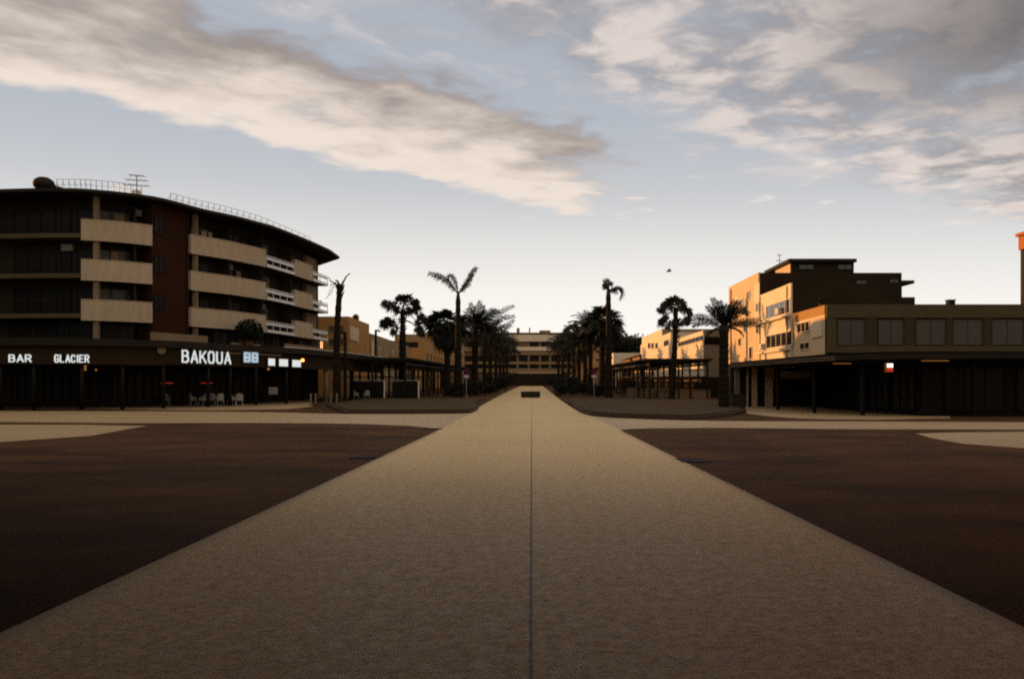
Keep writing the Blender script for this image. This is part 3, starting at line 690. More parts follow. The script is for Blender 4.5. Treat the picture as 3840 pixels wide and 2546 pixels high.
for Y in (76.2, 85.2): m = MB(); m.tube([(XR-.2,Y,3.6),(XR-.2,Y,gz(655,75.25)-.1)], .06, 8); m.build('drainpipe', 'grey_render', t2)
for (Y, z) in ((78,8.6),(83.5,5.6)): MB().box(XR-.5,Y,z-.3,XR-.16,Y+.8,z+.25).build('air_conditioner', 'white_render', t2)
m = MB(); m.tube([(XR-.22,97.6,4),(XR-.22,97.6,12.8)], .07, 8); m.build('drainpipe', 'grey_render', t3)
# R4, R5, R6.. houses down the street
def house_face(t, y0, y1, z1, mt, g=3.0, x=XR): MB().box(x-.14,y0-.02,g,x-.003,y1,z1+.04).build('wall', mt, t, label='sunlit street wall')  # paler than the shaded front: sunlight put into the wall colour
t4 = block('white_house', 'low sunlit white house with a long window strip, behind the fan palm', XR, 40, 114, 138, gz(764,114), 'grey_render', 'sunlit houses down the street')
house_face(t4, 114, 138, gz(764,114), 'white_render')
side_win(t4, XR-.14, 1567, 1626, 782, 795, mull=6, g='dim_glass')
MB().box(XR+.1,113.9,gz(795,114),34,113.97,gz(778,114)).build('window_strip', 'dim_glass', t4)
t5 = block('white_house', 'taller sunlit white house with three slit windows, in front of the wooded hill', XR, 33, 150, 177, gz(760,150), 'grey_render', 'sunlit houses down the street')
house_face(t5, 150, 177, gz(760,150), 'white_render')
for a in (1497,1505,1514): side_win(t5, XR-.14, a, a+5.5, 791, 806, mull=0, fw=.12, g='dim_glass')
m = MB(); m.box(XR-.2,140,zt(140),30,149.9,gz(775,149)); m.build('annex_wall', 'white_render', t5)
m = MB(); m.box(XR-.25,142,gz(800,147),XR-.205,147,gz(788,147)); m.build('window_strip', 'dim_glass', t5)
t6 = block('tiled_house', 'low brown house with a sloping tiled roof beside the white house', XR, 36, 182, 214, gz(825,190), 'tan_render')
z6 = gz(825,190); m = MB(); m.add([(XR-.6,181.4,z6),(XR-.6,214.6,z6),(30,214.6,z6+2.8),(30,181.4,z6+2.8),(37,181.4,z6),(37,214.6,z6)], [(0,1,2,3),(3,2,5,4),(0,3,4),(1,5,2),(0,4,5,1)]); m.build('tiled_roof', 'terracotta', t6)
m = MB(); m.box(XR+1,186,z6,XR+2.2,188,z6+2.6); m.box(XR+1.2,186.3,z6+2.6,XR+2,187.7,z6+3.0); m.build('chimney', 'white_render', t6)
t7 = block('white_house', 'small sunlit white house beyond the brown tiled roof', XR-2, 40, 219, 236, gz(815,219), 'white_render', 'sunlit houses down the street')
MB().box(XR-2.05,222,gz(830,225),XR-1.995,232,gz(823,225)).build('window_strip', 'dim_glass', t7)
sr = thing('dark_backing_row', 'dark single storey row added behind the right pergola to darken its lower part', 'shop', (21,140,zt(140)))  # low row added to darken the sunlit strip under the pergola
for k in range(5):
    y0, y1 = 98+20*k, 117.9+20*k; g = zt(y0)
    MB().box(19.6,y0,g,22.7,y1,g+2.35).build('wall', 'brown_wall', sr)
    for q in range(3): window(sr, (19.6,y0+3.4+6.4*q,g+1.1), NX, 4.6, 1.9, 'dim_glass', 'grey_render', .10, 1, name='shop_window')
# left side down the street
l1 = block('ochre_building', 'ochre brown block right behind the curved apartment building', -42, -24, 112, 126, gz(731,112), 'ochre_render')
for (a, b, p, q) in ((760,772,752,768),(782,794,752,768),(760,772,782,796),(782,794,782,796)):
    window(l1, ((gx(a,112)+gx(b,112))/2,112,(gz(p,112)+gz(q,112))/2), NY, gx(b,112)-gx(a,112), gz(p,112)-gz(q,112), 'curtain_glass', 'tan_render', .07)
MB().box(-23.999,112.6,gz(731,112)-3.0,-23.9,118,gz(731,112)-1.2).build('panel', 'cream_render', l1)
for (px, w, h) in ((812,.6,.5),(838,.8,.7),(846,.5,.9)):
    x = gx(px,120) if px < 846 else gx(846,124)
    MB().box(min(x,-24.6)-w/2,119,gz(731,112)+.02,min(x,-24.6)+w/2,119.6,gz(731,112)+h).build('chimney', 'tan_render', l1)
l2 = block('beige_building', 'beige building with a receding side wall left of the fan palm', -42, -24.2, 128, 168, gz(770,128), 'tan_render')
for Y in (131,136,142,149,157):
    for zz in (4.2, 7.2): window(l2, (-24.2,Y,zz), PX, 1.5, 1.5, 'dim_glass', 'white_render', .1)
MB().box(-24.19,128.4,2,-24.05,130,gz(770,128)-1).build('panel', 'cream_render', l2)
l3 = block('ochre_building', 'low ochre building with a dark window band right of the fan palm', -40, -22.5, 180, 216, gz(787,180), 'ochre_render')
MB().box(-36,179.9,gz(802,180),-24,179.97,gz(790,180)).build('window_strip', 'dim_glass', l3)
for Y in (184,191,198,205,212): window(l3, (-22.5,Y,8.2), PX, 2.2, 1.6, 'dim_glass', 'tan_render', .1); window(l3, (-22.5,Y,4.6), PX, 2.2, 1.6, 'dim_glass', 'tan_render', .1)
l4 = block('pale_building', 'pale building with small windows just before the far end block, left side', -36, -20, 224, 254, gz(772,224), 'tan_render')
for px, py in ((1030,788),(1046,788),(1030,812),(1046,812)): window(l4, (gx(px,224),224,gz(py,224)), NY, 1.5, 1.3, 'dim_glass', 'white_render', .1)
for Y in (228,234,240,247):
    for z in (6,9.2,12.2): window(l4, (-20,Y,z), PX, 1.8, 1.5, 'dim_glass', 'white_render', .12)
# far central block
YB = 262
fb = thing('banded_building', 'long banded block with recessed balconies closing the end of the path', 'building', (0,YB,zt(YB)))
xl, xr = gx(1060,YB), gx(1330,YB)
MB().box(xl,YB+1.2,2,xr,YB+14,gz(770,YB)).build('wall', 'grey_render', fb)
def band(a, b, p, q, mt, name='parapet', d=0): MB().box(gx(a,YB),YB+d,gz(q,YB),gx(b,YB),YB+1.195,gz(p,YB)).build(name, mt, fb)
band(1165,1286,773,788.5,'white_render'); band(1193,1276,801,810,'white_render'); band(1060,1192.5,805,811,'tan_render')
band(1170,1300,812,819.5,'tan_render','spandrel',.3); band(1060,1330,836,841,'tan_render','spandrel',.2); band(1060,1330,851,860,'tan_render','spandrel',.2); band(1180,1300,860.3,862,'white_render','sill_band',0)
band(1060,1330,768,770.5,'grey_render','roof_edge',.2)
for px in (1195,1221,1247,1270,1170,1145,1120,1095): MB().box(gx(px,YB)-.22,YB+.21,gz(861,YB),gx(px,YB)+.22,YB+.6,gz(820,YB)).build('column', 'grey_render', fb)
for r, (p, q) in enumerate(((789.5,800),(821,834),(842,850.5))):
    for (a, b) in ((1066,1090),(1098,1117),(1123,1142),(1148,1167),(1173,1192),(1199,1218),(1224,1244),(1250,1267),(1275,1296),(1302,1326)):
        if r == 0 and (1190 < a < 1220): continue
        window(fb, ((gx(a,YB)+gx(b,YB))/2,YB+1.19,(gz(p,YB)+gz(q,YB))/2), NY, gx(b,YB)-gx(a,YB), gz(p,YB)-gz(q,YB), 'dim_glass', 'brown_wall', .15, 1)
MB().box(gx(1165,YB),YB-.5,2,gx(1300,YB),YB+1.1,gz(863,YB)).build('ground_floor', 'brown_wall', fb)
for (a, b, p) in ((1192.5,1199.5,755),(1221.5,1224.5,754.5)): MB().box(gx(a,YB),YB+5,gz(770,YB),gx(b,YB),YB+6,gz(p,YB)).build('chimney', 'tan_render', fb)
MB().box(gx(1246,YB),YB+4,gz(770,YB),gx(1272,YB),YB+9,gz(761,YB)).build('roof_house', 'grey_render', fb)
fb2 = thing('ochre_building', 'ochre block partly hidden behind the palms at the right of the path end', 'building', (gx(1365,250),250,2))
MB().box(gx(1334,250),250,2,gx(1400,250),262,gz(782,250)).build('wall', 'ochre_render', fb2)
for px in (1345,1362,1380):
    for py in (795,812,832): window(fb2, (gx(px,250),250,gz(py,250)), NY, 1.3, 1.4, 'dim_glass', 'cream_render', .12)

# ------------------------------------------------------------------ dark pavilion with canopy, front right
pv = thing('cafe_pavilion', 'black cafe pavilion under a flat canopy at the right edge', 'building', (32,55,0))
cp = [(15.4,67.5),(15.7,62),(16.1,57),(16.6,51.5),(17.2,48.3),(18.2,46.6),(20,45.8),(24,45.5),(48,45.5),(48,66.4),(23.2,66.4)]
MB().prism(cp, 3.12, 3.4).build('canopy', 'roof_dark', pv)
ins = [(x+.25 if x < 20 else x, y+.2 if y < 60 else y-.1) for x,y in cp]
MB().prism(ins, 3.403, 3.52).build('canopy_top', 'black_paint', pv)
m = MB(); pts = cp[:5]
for zz in (3.16,3.30):
    for a, b in zip(pts[:-1],pts[1:]):
        d = Vector((b[0]-a[0],b[1]-a[1],0)); n = Vector((d.y,-d.x,0)).normalized(); n = n if n.x < 0 else -n
        c = Vector(((a[0]+b[0])/2,(a[1]+b[1])/2,zz)); m.obox(c+n*.02, n, d.length, .05, .03)
m.build('canopy_edge', 'grey_render', pv)
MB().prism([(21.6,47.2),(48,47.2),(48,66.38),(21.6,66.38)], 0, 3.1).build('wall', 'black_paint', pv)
for y in (49.5,53,56.5,60): window(pv, (21.6,y,1.5), NX, 3.0, 2.5, 'dim_glass', 'black_paint', .08, 2)
for x in (24.5,28.5,32.5,36.5): window(pv, (x,47.2,1.5), NY, 3.4, 2.5, 'dim_glass', 'black_paint', .08, 2)
for (x, y) in ((16.5,64.5),(16.9,58.5),(17.4,52.5),(18.6,48.0),(24,46.3),(31,46.3)):
    MB().box(x-.1,y-.1,zt(y),x+.1,y+.1,3.12).build('canopy_column', 'black_paint', pv)
# shop front in the arcade under the canopy
sf = thing('corner_shop', 'closed shop with a wide dark shutter and pale header under the canopy', 'shop', (gx(1850,66),66,0))
Y = 66.2
MB().box(gx(1690,Y),Y+.2,0,gx(1955,Y)-1.2,Y+.45,3.1).build('wall', 'brown_wall', sf)
MB().box(gx(1794,Y),Y-.02,gz(874,Y),gx(1942,Y)-1.4,Y+.19,gz(857,Y)).build('header', 'parapet', sf)
m = MB(); z = .12
while z < gz(876,Y)-.1:
    m.box(gx(1796,Y),Y+.06,z,gx(1940,Y)-1.4,Y+.13,z+.115); z += .13
m.build('shutter', 'shutter', sf)
for (a, b, mt) in ((1725,1748,'cream_render'),(1768,1784,'cream_render'),(1697,1708,'grey_render')):
    MB().box(gx(a,Y),Y-.15,zt(Y),gx(b,Y),Y+.19,3.1).build('pillar', mt, sf)
MB().box(gx(1767,Y),Y-.25,gz(874,Y),gx(1786,Y),Y-.16,gz(857,Y)).build('pillar_sign', 'parapet', sf)
# lantern sign and lamps
x, Y = gx(2030,46.6), 45.3
t = thing('hanging_sign', 'small red and white glowing sign hanging from the dark canopy', 'sign', (x,Y,2.9)); zc = gz(849,Y)
MB().box(x-.19,Y-.12,zc-.24,x+.19,Y+.12,zc+.24).build('housing', 'orange_cap', t, bevel=.03)
MB().box(x-.14,Y-.135,zc+.02,x+.15,Y-.121,zc+.2).build('face', 'lamp_white', t); MB().box(x-.15,Y-.135,zc-.2,x+.15,Y-.121,zc-.02).build('face', 'lamp_red', t)
MB().tube([(x,Y,zc+.24),(x,Y,3.12)], .02, 6).build('stem', 'black_paint', t)
for (px, Yv, w, l) in ((1945,52,.55,'dim amber strip light under the canopy left of the glowing sign'),(2160,46.5,.75,'dim amber strip light under the dark canopy at the right')):
    x, z = gx(px,Yv), 3.02; t = thing('strip_light', l, 'light', (x,Yv,z), 'amber strip lights')
    MB().box(x-w,Yv-.03,z,x+w,Yv+.03,z+.035).build('tube', 'lamp_dim', t); MB().box(x-w-.05,Yv-.06,z+.036,x+w+.05,Yv+.06,z+.099).build('housing', 'black_paint', t)
# planter box beside the date palm
x, y = G(1703, 947); t = thing('planter', 'dark square planter box at the foot of the date palm', 'planter', (x,y,0))
m = MB(); s = .45
m.prism([(x-s,y-s),(x+s,y-s),(x+s,y+s),(x-s,y+s)], 0, 1.05); m.build('box', 'dark_stone', t, bevel=.03)
MB().box(x-s-.03,y-s-.03,1.052,x+s+.03,y+s+.03,1.12).build('rim', 'dark_metal', t)
# tower at the right edge
x = gx(2357,75.3); zT = gz(572,74)
t = thing('tower', 'dark slim tower with an orange cap at the right edge', 'tower', (x+1.1,74.8,0))
MB().box(x,74.3,0,x+2.2,75.3,zT).build('shaft', 'dark_metal', t)
MB().box(x-.12,74.18,zT,x+2.3,75.42,gz(540,74)).build('cap', 'orange_cap', t); MB().box(x-.3,74.0,gz(540,74)+.001,x+2.5,75.6,gz(533,74)).build('coping', 'orange_cap', t)

# ------------------------------------------------------------------ foliage
def leaf_cloud(m, c, r, n, s, rg, squash=1.0, shell=.55):
    for _ in range(n):
        while True:
            p = Vector((rg.uniform(-1,1),rg.uniform(-1,1),rg.uniform(-1,1)))
            if shell*rg.random() < p.length <= 1: break
        p = Vector((p.x*r,p.y*r,p.z*r*squash))+Vector(c)
        a = Vector((rg.gauss(0,1),rg.gauss(0,1),rg.gauss(0,1))).normalized(); b = a.orthogonal().normalized()
        q = s*rg.uniform(.6,1.3); d = a.cross(b)
        m.add([p-b*q, p+d*q*.45, p+b*q, p-d*q*.45], [(0,1,2,3)])
def trunk_mesh(base, top, r0, r1, rg, bend=.15, rings=True, flare=1.25):
    m = MB(); b, t = Vector(base), Vector(top); n = 26; pts = []; rad = []
    bx, by = rg.uniform(-bend,bend), rg.uniform(-bend,bend)
    for i in range(n+1):
        k = i/n; s = math.sin(k*math.pi); pts.append(b.lerp(t,k)+Vector((bx*s,by*s,0)))
        r = r0+(r1-r0)*k
        if k < .08: r *= flare-(flare-1)*k/.08
        rad.append(r*((1.09 if i % 2 else .95) if rings else 1)*rg.uniform(.95,1.05))
    return m.tube(pts, rad, 10)
def fan_leaf(m, o, d, pl, bl, rg, n=18, droop=.35, r=.022):
    d = d.normalized(); side = d.cross(Vector((0,0,1)))
    side = side.normalized() if side.length > .05 else Vector((1,0,0))
    mid = o+d*pl*.5+Vector((0,0,.06*pl)); e = o+d*pl-Vector((0,0,.12*pl*(1-abs(d.z))))
    m.tube([o,mid,e], [r*1.4,r,r*.8], 5, cap=False)
    fd = (e-mid).normalized(); nn = side.cross(fd).normalized()
    roll = rg.uniform(-.7,.7); side = (side*math.cos(roll)+nn*math.sin(roll)).normalized(); nn = side.cross(fd)
    for i in range(n):
        a = (i/(n-1)-.5)*R(250)*rg.uniform(.94,1.06)
        dr = fd*math.cos(a)+side*math.sin(a)+nn*(.22*abs(math.sin(a*.5)))
        l = bl*(1-.28*abs(a)/R(125))*rg.uniform(.85,1.1); w = l*.095
        pr = dr.cross(nn).normalized()*w
        p1 = e+dr*l*.55; p2 = e+dr*l-Vector((0,0,l*droop*rg.uniform(.4,1.3)))
        m.add([e, p1-pr, p2, p1+pr], [(0,1,2,3)])
def feather_leaf(m, o, az, elev, length, rg, grav=1.0, n=30, ll=.5, r=.03, stiff=False):
    h = Vector((math.cos(az),math.sin(az),0)); pts = [Vector(o)]; e = elev; seg = length/12
    for i in range(12):
        d = h*math.cos(e)+Vector((0,0,math.sin(e))); pts.append(pts[-1]+d*seg); e -= grav*(.05+.012*i)
    m.tube(pts, [r*(1-.07*i) for i in range(13)], 5, cap=False)
    side = h.cross(Vector((0,0,1))).normalized()
    for k in range(n):
        u = .14+.86*(k+.5)/n; f = u*12; i = min(11,int(f)); p = pts[i].lerp(pts[i+1], f-i); t = (pts[i+1]-pts[i]).normalized()
        up = side.cross(t)*-1
        l = ll*(.45+.55*math.sin(math.pi*min(1,u*.95)))*rg.uniform(.85,1.1)
        for s in (-1,1):
            dr = (side*s*.75+t*.75+up*(.28 if not stiff else .1)).normalized()
            tip = p+dr*l-Vector((0,0,l*.18*rg.random())); w = t*.024*(l/.4)
            m.add([p-w, p+dr*l*.5+w*1.1, tip, p+dr*l*.5-w*1.3], [(0,1,2,3)])
def fan_palm(px, Y, crown_py, top_py, rpx, label, r0=.28, r1=.2, n=34, seed=1, group='fan palms beside the path', dead=8, px_top=None, low=-.75, cbase=None):
    rg = random.Random(seed); x, g = gx(px,Y), zt(Y); zc = gz(crown_py,Y); R_ = rpx*Y/F
    xt = gx(px_top if px_top else px, Y)
    t = thing('fan_palm', label, 'palm tree', (x,Y,g), group)
    trunk_mesh((x,Y,g-.1),(xt,Y,zc),r0,r1,rg).build('trunk', 'trunk', t)
    m = MB(); top = (gz(top_py,Y)-zc)
    for i in range(n):
        u = (i+.5)/n; cz = 1-u*(1-low); az = i*2.39996+rg.uniform(-.2,.2); sr = math.sqrt(max(0,1-cz*cz))
        d = Vector((sr*math.cos(az),sr*math.sin(az),cz*(top/R_ if cz > 0 else 1.0)))
        k = R_*d.length*rg.uniform(.98,1.25)
        fan_leaf(m, Vector((xt,Y,zc-.1+.15*cz)), d, k*.52, k*.55, rg, 18, .3)
    m.build('crown', 'frond', t)
    if dead:
        m = MB()
        for i in range(dead):
            az = rg.uniform(0,6.28); d = Vector((math.cos(az),math.sin(az),rg.uniform(-1.6,-.8)))
            fan_leaf(m, Vector((xt,Y,zc-.25)), d, R_*.5, R_*.4, rg, 12, .8)
        m.build('dry_skirt', 'dry_frond', t)
    return t
def fan_at(m, o, c, r, rg, n=22):
    o, c = Vector(o), Vector(c); d = c-o; e = o+d*max(.3,1-.35*r/max(d.length,.1))
    mid = o.lerp(e,.5)+Vector((0,0,.10*d.length)); m.tube([o,mid,e], [.05,.035,.03], 5, cap=False)
    fd = (e-mid).normalized(); v = Vector((rg.uniform(-.35,.35),1,rg.uniform(-.35,.35)))     # plane facing along the street
    side = fd.cross(v).normalized(); nn = side.cross(fd)
    for i in range(n):
        a = (i/(n-1)-.5)*R(265)*rg.uniform(.95,1.05); dr = fd*math.cos(a)+side*math.sin(a)+nn*rg.uniform(-.35,.35)
        l = r*1.15*(1-.30*abs(a)/R(132))*rg.uniform(.85,1.15); pr = dr.cross(nn).normalized()*l*.10
        m.add([e, e+dr*l*.55-pr, e+dr*l-Vector((0,0,l*rg.uniform(.1,.4))), e+dr*l*.55+pr], [(0,1,2,3)])
def ragged_fan_palm(px, Y, headpy, fans, label, r0, r1, seed, px_top=None):
    rg = random.Random(seed); x, g, zc = gx(px,Y), zt(Y), gz(headpy,Y); xt = gx(px_top or px, Y)
    t = thing('fan_palm', label, 'palm tree', (x,Y,g), 'fan palms beside the path')
    trunk_mesh((x,Y,g-.1),(xt,Y,zc),r0,r1,rg).build('trunk', 'trunk', t)
    m = MB()
    for (fx, fy, fr) in fans:
        for k in (0, 1):
            yy = Y+rg.uniform(-1,1)*1.2; fan_at(m, (xt,Y,zc-.1-(.9 if fy > headpy+30 else 0)), (gx(fx,Y)+(0 if k == 0 else rg.uniform(-.25,.25)),yy,gz(fy,Y)+(0 if k == 0 else rg.uniform(-.2,.2))), fr*Y/F, rg)
    m.build('crown', 'frond', t)
    m = MB()
    for k in range(22):
        a = rg.uniform(0,6.28); zz = zc-rg.uniform(.2,3.2); rr = r1*1.05
        m.tube([(xt+rr*math.cos(a),Y+rr*math.sin(a),zz),(xt+rr*1.9*math.cos(a),Y+rr*1.9*math.sin(a),zz+.4)], [.08,.03], 5)
    m.build('leaf_base', 'trunk', t)
    return t
def path_frond(m, pts, Y, rg, ll, r=.05, n=40, dy=0.0, droop=.5):
    P = [Vector((gx(a,Y),Y+dy*i/(len(pts)-1),gz(b,Y))) for i,(a,b) in enumerate(pts)]
    Q = []                                             # smooth the rib
    for i in range(len(P)-1):
        p0, p1, p2, p3 = P[max(i-1,0)], P[i], P[i+1], P[min(i+2,len(P)-1)]
        for k in range(6):
            u = k/6; Q.append(.5*((2*p1)+(p2-p0)*u+(2*p0-5*p1+4*p2-p3)*u*u+(3*p1-p0-3*p2+p3)*u**3))
    Q.append(P[-1]); N_ = len(Q)-1
    m.tube(Q, [r*(1-.75*i/N_) for i in range(N_+1)], 5, cap=False)
    n = int(n*1.7)
    for k in range(n):
        u = .10+.90*(k+.5)/n; f = u*N_; i = min(N_-1,int(f)); p = Q[i].lerp(Q[i+1],f-i); t = (Q[i+1]-Q[i]).normalized()
        side = t.cross(Vector((0,1,0))).normalized()
        l = ll*(.45+.55*math.sin(math.pi*min(1,.15+u*.8)))*rg.uniform(.8,1.15)
        for s_ in (-1,1):
            dr = (side*s_*rg.uniform(.3,.8)+Vector((0,rg.choice((-1,1))*rg.uniform(.1,.8),0))+t*.8).normalized()
            tip = p+dr*l-Vector((0,0,l*droop*rg.random())); w = t*.021*(l/.4)
            m.add([p-w, p+dr*l*.5+w*1.1, tip, p+dr*l*.5-w*1.3], [(0,1,2,3)])
def date_palm(px, Y, crown_py, label, fronds, ribs=(), r0=.4, r1=.32, seed=3, rand=18, length=3.0, group='date palms beside the path', ll=.5):
    rg = random.Random(seed); x, g = gx(px,Y), zt(Y); zc = gz(crown_py,Y)
    t = thing('date_palm', label, 'palm tree', (x,Y,g), group)
    trunk_mesh((x,Y,g-.1),(x,Y,zc),r0,r1,rg,.08).build('trunk', 'trunk', t)
    m = MB(); m.lathe((x,Y,zc-.35), [(r1*.9,0),(r1*1.35,.25),(r1*1.1,.55),(r1*.4,.85)], 10)
    for k, rb in enumerate(ribs): path_frond(m, rb, Y, rg, ll, .05, 46, (-1)**k*rg.uniform(.2,1.0), .25)
    for (azd, el, ln, gv) in fronds: feather_leaf(m, (x,Y,zc), R(azd), R(el), ln, rg, gv, 34, ll, .035)
    for i in range(rand):
        feather_leaf(m, (x,Y,zc), i*2.39996, R(rg.uniform(5,75)), length*rg.uniform(.7,1.05), rg, rg.uniform(.6,1.4), 26, ll, .03)
    m.build('crown', 'frond', t)
    if Y > 100:
        m = MB()
        for i in range(16): feather_leaf(m, (x+r1*.6*math.cos(i*2.4),Y+r1*.6*math.sin(i*2.4),zc-.1-.08*i), i*2.4, R(rg.uniform(-70,-25)), rg.uniform(1.8,3.0), rg, rg.uniform(.5,1.0), 16, .6, .03)
        m.build('dry_skirt', 'dry_frond', t)
    return t
# left row
def bare_palm():
    Y = 71.5; rg = random.Random(4); x, g = gx(779,Y), zt(Y); xt, zc = gx(785,Y), gz(660,Y)
    t = thing('bare_palm', 'tall dead palm trunk with a few bare bent stalks on top', 'palm tree', (x,Y,g))
    trunk_mesh((x,Y,g-.1),(xt,Y,zc),.33,.22,rg,.22).build('trunk', 'trunk', t)
    m = MB(); P = lambda a, b: (gx(a,Y),Y+rg.uniform(-.2,.2),gz(b,Y))
    for pts, r in (([P(785,664),P(794,650),P(800,640),P(807,631)], .09), ([P(783,662),P(774,654),P(764,650),P(758,640)], .07), ([P(782,664),P(772,656),P(764,656),P(762,672),P(758,680)], .06), ([P(784,660),P(780,650),P(776,648)], .10), ([P(786,668),P(791,655),P(793,650)], .07),([P(783,668),P(770,660),P(766,676),P(752,690)], .04)):
        m.tube(pts, [r,r*.85,r*.7]+[r*.5]*(len(pts)-3), 6)
    for k in range(26):
        a = rg.uniform(0,6.28); zz = zc-rg.uniform(0,1.1); m.tube([(xt+.2*math.cos(a),Y+.2*math.sin(a),zz),(xt+.36*math.cos(a),Y+.36*math.sin(a),zz+.34)], [.07,.03], 5)
    m.build('stalk', 'trunk', t)
bare_palm()
ragged_fan_palm(930, 93, 716, [(930,690,19),(918,684,13),(941,686,14),(902,706,19),(890,700,13),(958,704,20),(967,698,13),(915,712,14),(946,716,13),(884,747,17),(899,743,15),(912,752,9),(974,731,13),(984,741,13),(966,744,10),(968,760,15),(977,768,11),(908,768,12)], 'fan palm with ragged fans standing alone left of the path', .55, .24, 11)
fan_palm(1033, 108, 748, 712, 52, 'dense dark fan palm behind the tall three-frond palm', .45, .35, 60, 12, dead=34, low=-1.1)
def y_palm():
    Y = 100; rg = random.Random(9); x, g, zc = gx(1058,Y), zt(Y), gz(690,Y)
    t = thing('king_palm', 'tallest palm with three bare-looking fronds forming a Y left of the path', 'palm tree', (x,Y,g))
    trunk_mesh((x,Y,g-.1),(x,Y,zc),.50,.28,rg,.08).build('trunk', 'trunk', t)
    MB().tube([(x,Y,zc-.3),(x,Y,zc+.3),(x,Y,gz(674,Y))], [.30,.22,.12], 10).build('crownshaft', 'frond', t)
    m = MB()
    path_frond(m, [(1058,679),(1045,662),(1030,646),(1013,637),(994,632)], Y, rg, .75, .10, 60, -.6, .8)
    path_frond(m, [(1058,679),(1054,660),(1049,644),(1042,635),(1035,637),(1033,643)], Y, rg, .6, .09, 50, .8, .8)
    path_frond(m, [(1058,679),(1071,660),(1082,643),(1090,628),(1099,618)], Y, rg, .7, .10, 60, .2, .8)
    path_frond(m, [(1059,679),(1073,664),(1083,650),(1088,637)], Y, rg, .6, .07, 40, -.8, .8)
    m.build('crown', 'frond', t)
y_palm()
date_palm(1098, 112, 750, 'date palm with long arching fronds reaching toward the path, left side', [], [[(1100,748),(1118,728),(1138,713)],[(1101,750),(1124,732),(1146,717)],[(1102,750),(1126,738),(1140,722),(1152,718)],[(1105,752),(1140,736),(1162,718),(1186,708)],[(1106,754),(1140,744),(1165,733),(1187,730)],[(1106,756),(1140,760),(1168,752),(1186,741)],[(1098,745),(1094,722),(1086,700)],[(1098,745),(1100,720),(1109,698)],[(1097,745),(1090,725),(1080,712)],[(1100,745),(1110,722),(1116,708)],[(1096,750),(1080,735),(1066,735)],[(1104,756),(1125,755),(1140,765)]], .45, .36, 21, 40, 3.3, ll=.75)
lt = [(1120,128,778,36,31),(1133,142,786,34,32),(1145,156,792,33,33),(1155,172,800,28,34),(1163,190,806,24,35),(1171,212,812,21,36)]
ll = ['low date palm right of the arching one, left row','low date palm second beyond the arching one','bushy palm in the middle of the far left row','bushy palm near the far end of the left row','small palm next to last in the left row','smallest palm closing the left row']
for (px, Y, cp_, rp, sd), l in zip(lt, ll):
    date_palm(px, Y, cp_, l, [], (), .34, .26, sd, 46, rp*1.9*Y/F, ll=.85)
# right row
date_palm(1672, 56, 760, 'nearest date palm with upright centre fronds, before the sunlit buildings', [], [[(1668,757),(1645,738),(1620,730),(1597,736)],[(1668,760),(1640,746),(1615,745),(1600,750)],[(1675,757),(1700,744),(1730,741),(1760,736)],[(1676,760),(1700,750),(1728,748),(1752,752)],[(1675,755),(1690,730),(1712,714),(1727,712)],[(1674,755),(1690,735),(1708,722),(1722,726)],[(1670,752),(1652,728),(1637,707)],[(1670,752),(1656,732),(1645,715)],[(1671,750),(1662,715),(1652,687)],[(1672,750),(1664,722),(1656,700)],[(1673,750),(1690,716),(1703,692)],[(1673,750),(1688,722),(1699,700)],[(1672,750),(1676,722),(1682,704)],[(1672,752),(1680,730),(1692,712)],[(1671,752),(1668,728),(1668,708)]], .35, .28, 41, 4, 1.5, ll=.48)
ragged_fan_palm(1551, 80, 712, [(1560,690,20),(1545,694,18),(1575,695,17),(1558,703,20),(1583,703,15),(1536,702,13),(1570,708,16),(1530,717,12),(1524,712,9),(1589,719,12),(1528,742,13),(1534,734,10),(1545,748,12),(1562,750,13),(1574,746,11),(1586,737,13),(1596,744,9),(1594,726,8)], 'fan palm with a round head on a slim leaning trunk right of the path', .30, .21, 42, 1561)
fan_palm(1393, 110, 744, 704, 50, 'dense dark fan palm right of the path beside the drooping one', .45, .35, 58, 43, low=-1.05, dead=26)
def droop_palm():
    Y = 98; rg = random.Random(19); x, g, zc = gx(1405,Y), zt(Y), gz(680,Y)
    t = thing('king_palm', 'tall palm with one hooked drooping frond right of the path', 'palm tree', (x,Y,g))
    trunk_mesh((x,Y,g-.1),(x,Y,zc),.42,.27,rg,.08).build('trunk', 'trunk', t)
    MB().tube([(x,Y,zc-.2),(x,Y,zc+.5),(x-.1,Y,gz(660,Y))], [.28,.2,.1], 10).build('crownshaft', 'frond', t)
    m = MB()
    path_frond(m, [(1405,674),(1415,668),(1426,665),(1434,669),(1437,680),(1431,692)], Y, rg, .55, .12, 60, -.4, .6)
    path_frond(m, [(1405,672),(1416,671),(1426,672)], Y, rg, .5, .1, 30, .6, .6)
    path_frond(m, [(1405,672),(1404,662),(1408,653),(1414,656)], Y, rg, .6, .1, 50, .3, .6)
    path_frond(m, [(1405,672),(1400,660),(1398,650),(1404,648)], Y, rg, .6, .1, 50, -.3, .6)
    path_frond(m, [(1405,668),(1398,664),(1394,656)], Y, rg, .45, .08, 30, .1, .6)
    m.build('crown', 'frond', t)
droop_palm()
rt = [(1364,118,762,34,51),(1350,124,790,32,52),(1325,148,766,28,53),(1338,136,800,30,57),(1312,160,798,28,54),(1300,182,800,25,55),(1289,206,808,21,56)]
rl = ['palm between the dense fan palm and the far right row','low leafy palm left of the dense fan palm','far palm with a spiky head right of the path','low palm under the spiky headed one, right row','bushy palm near the far end of the right row','small palm next to last in the right row','smallest palm closing the right row']
for (px, Y, cp_, rp, sd), l in zip(rt, rl):
    if sd == 53: fan_palm(px, Y, cp_, 745, rp, l, .36, .28, 30, sd, group='fan palms beside the path', dead=8)
    else: date_palm(px, Y, cp_, l, [], (), .34, .26, sd, 46, rp*1.9*Y/F, ll=.85)
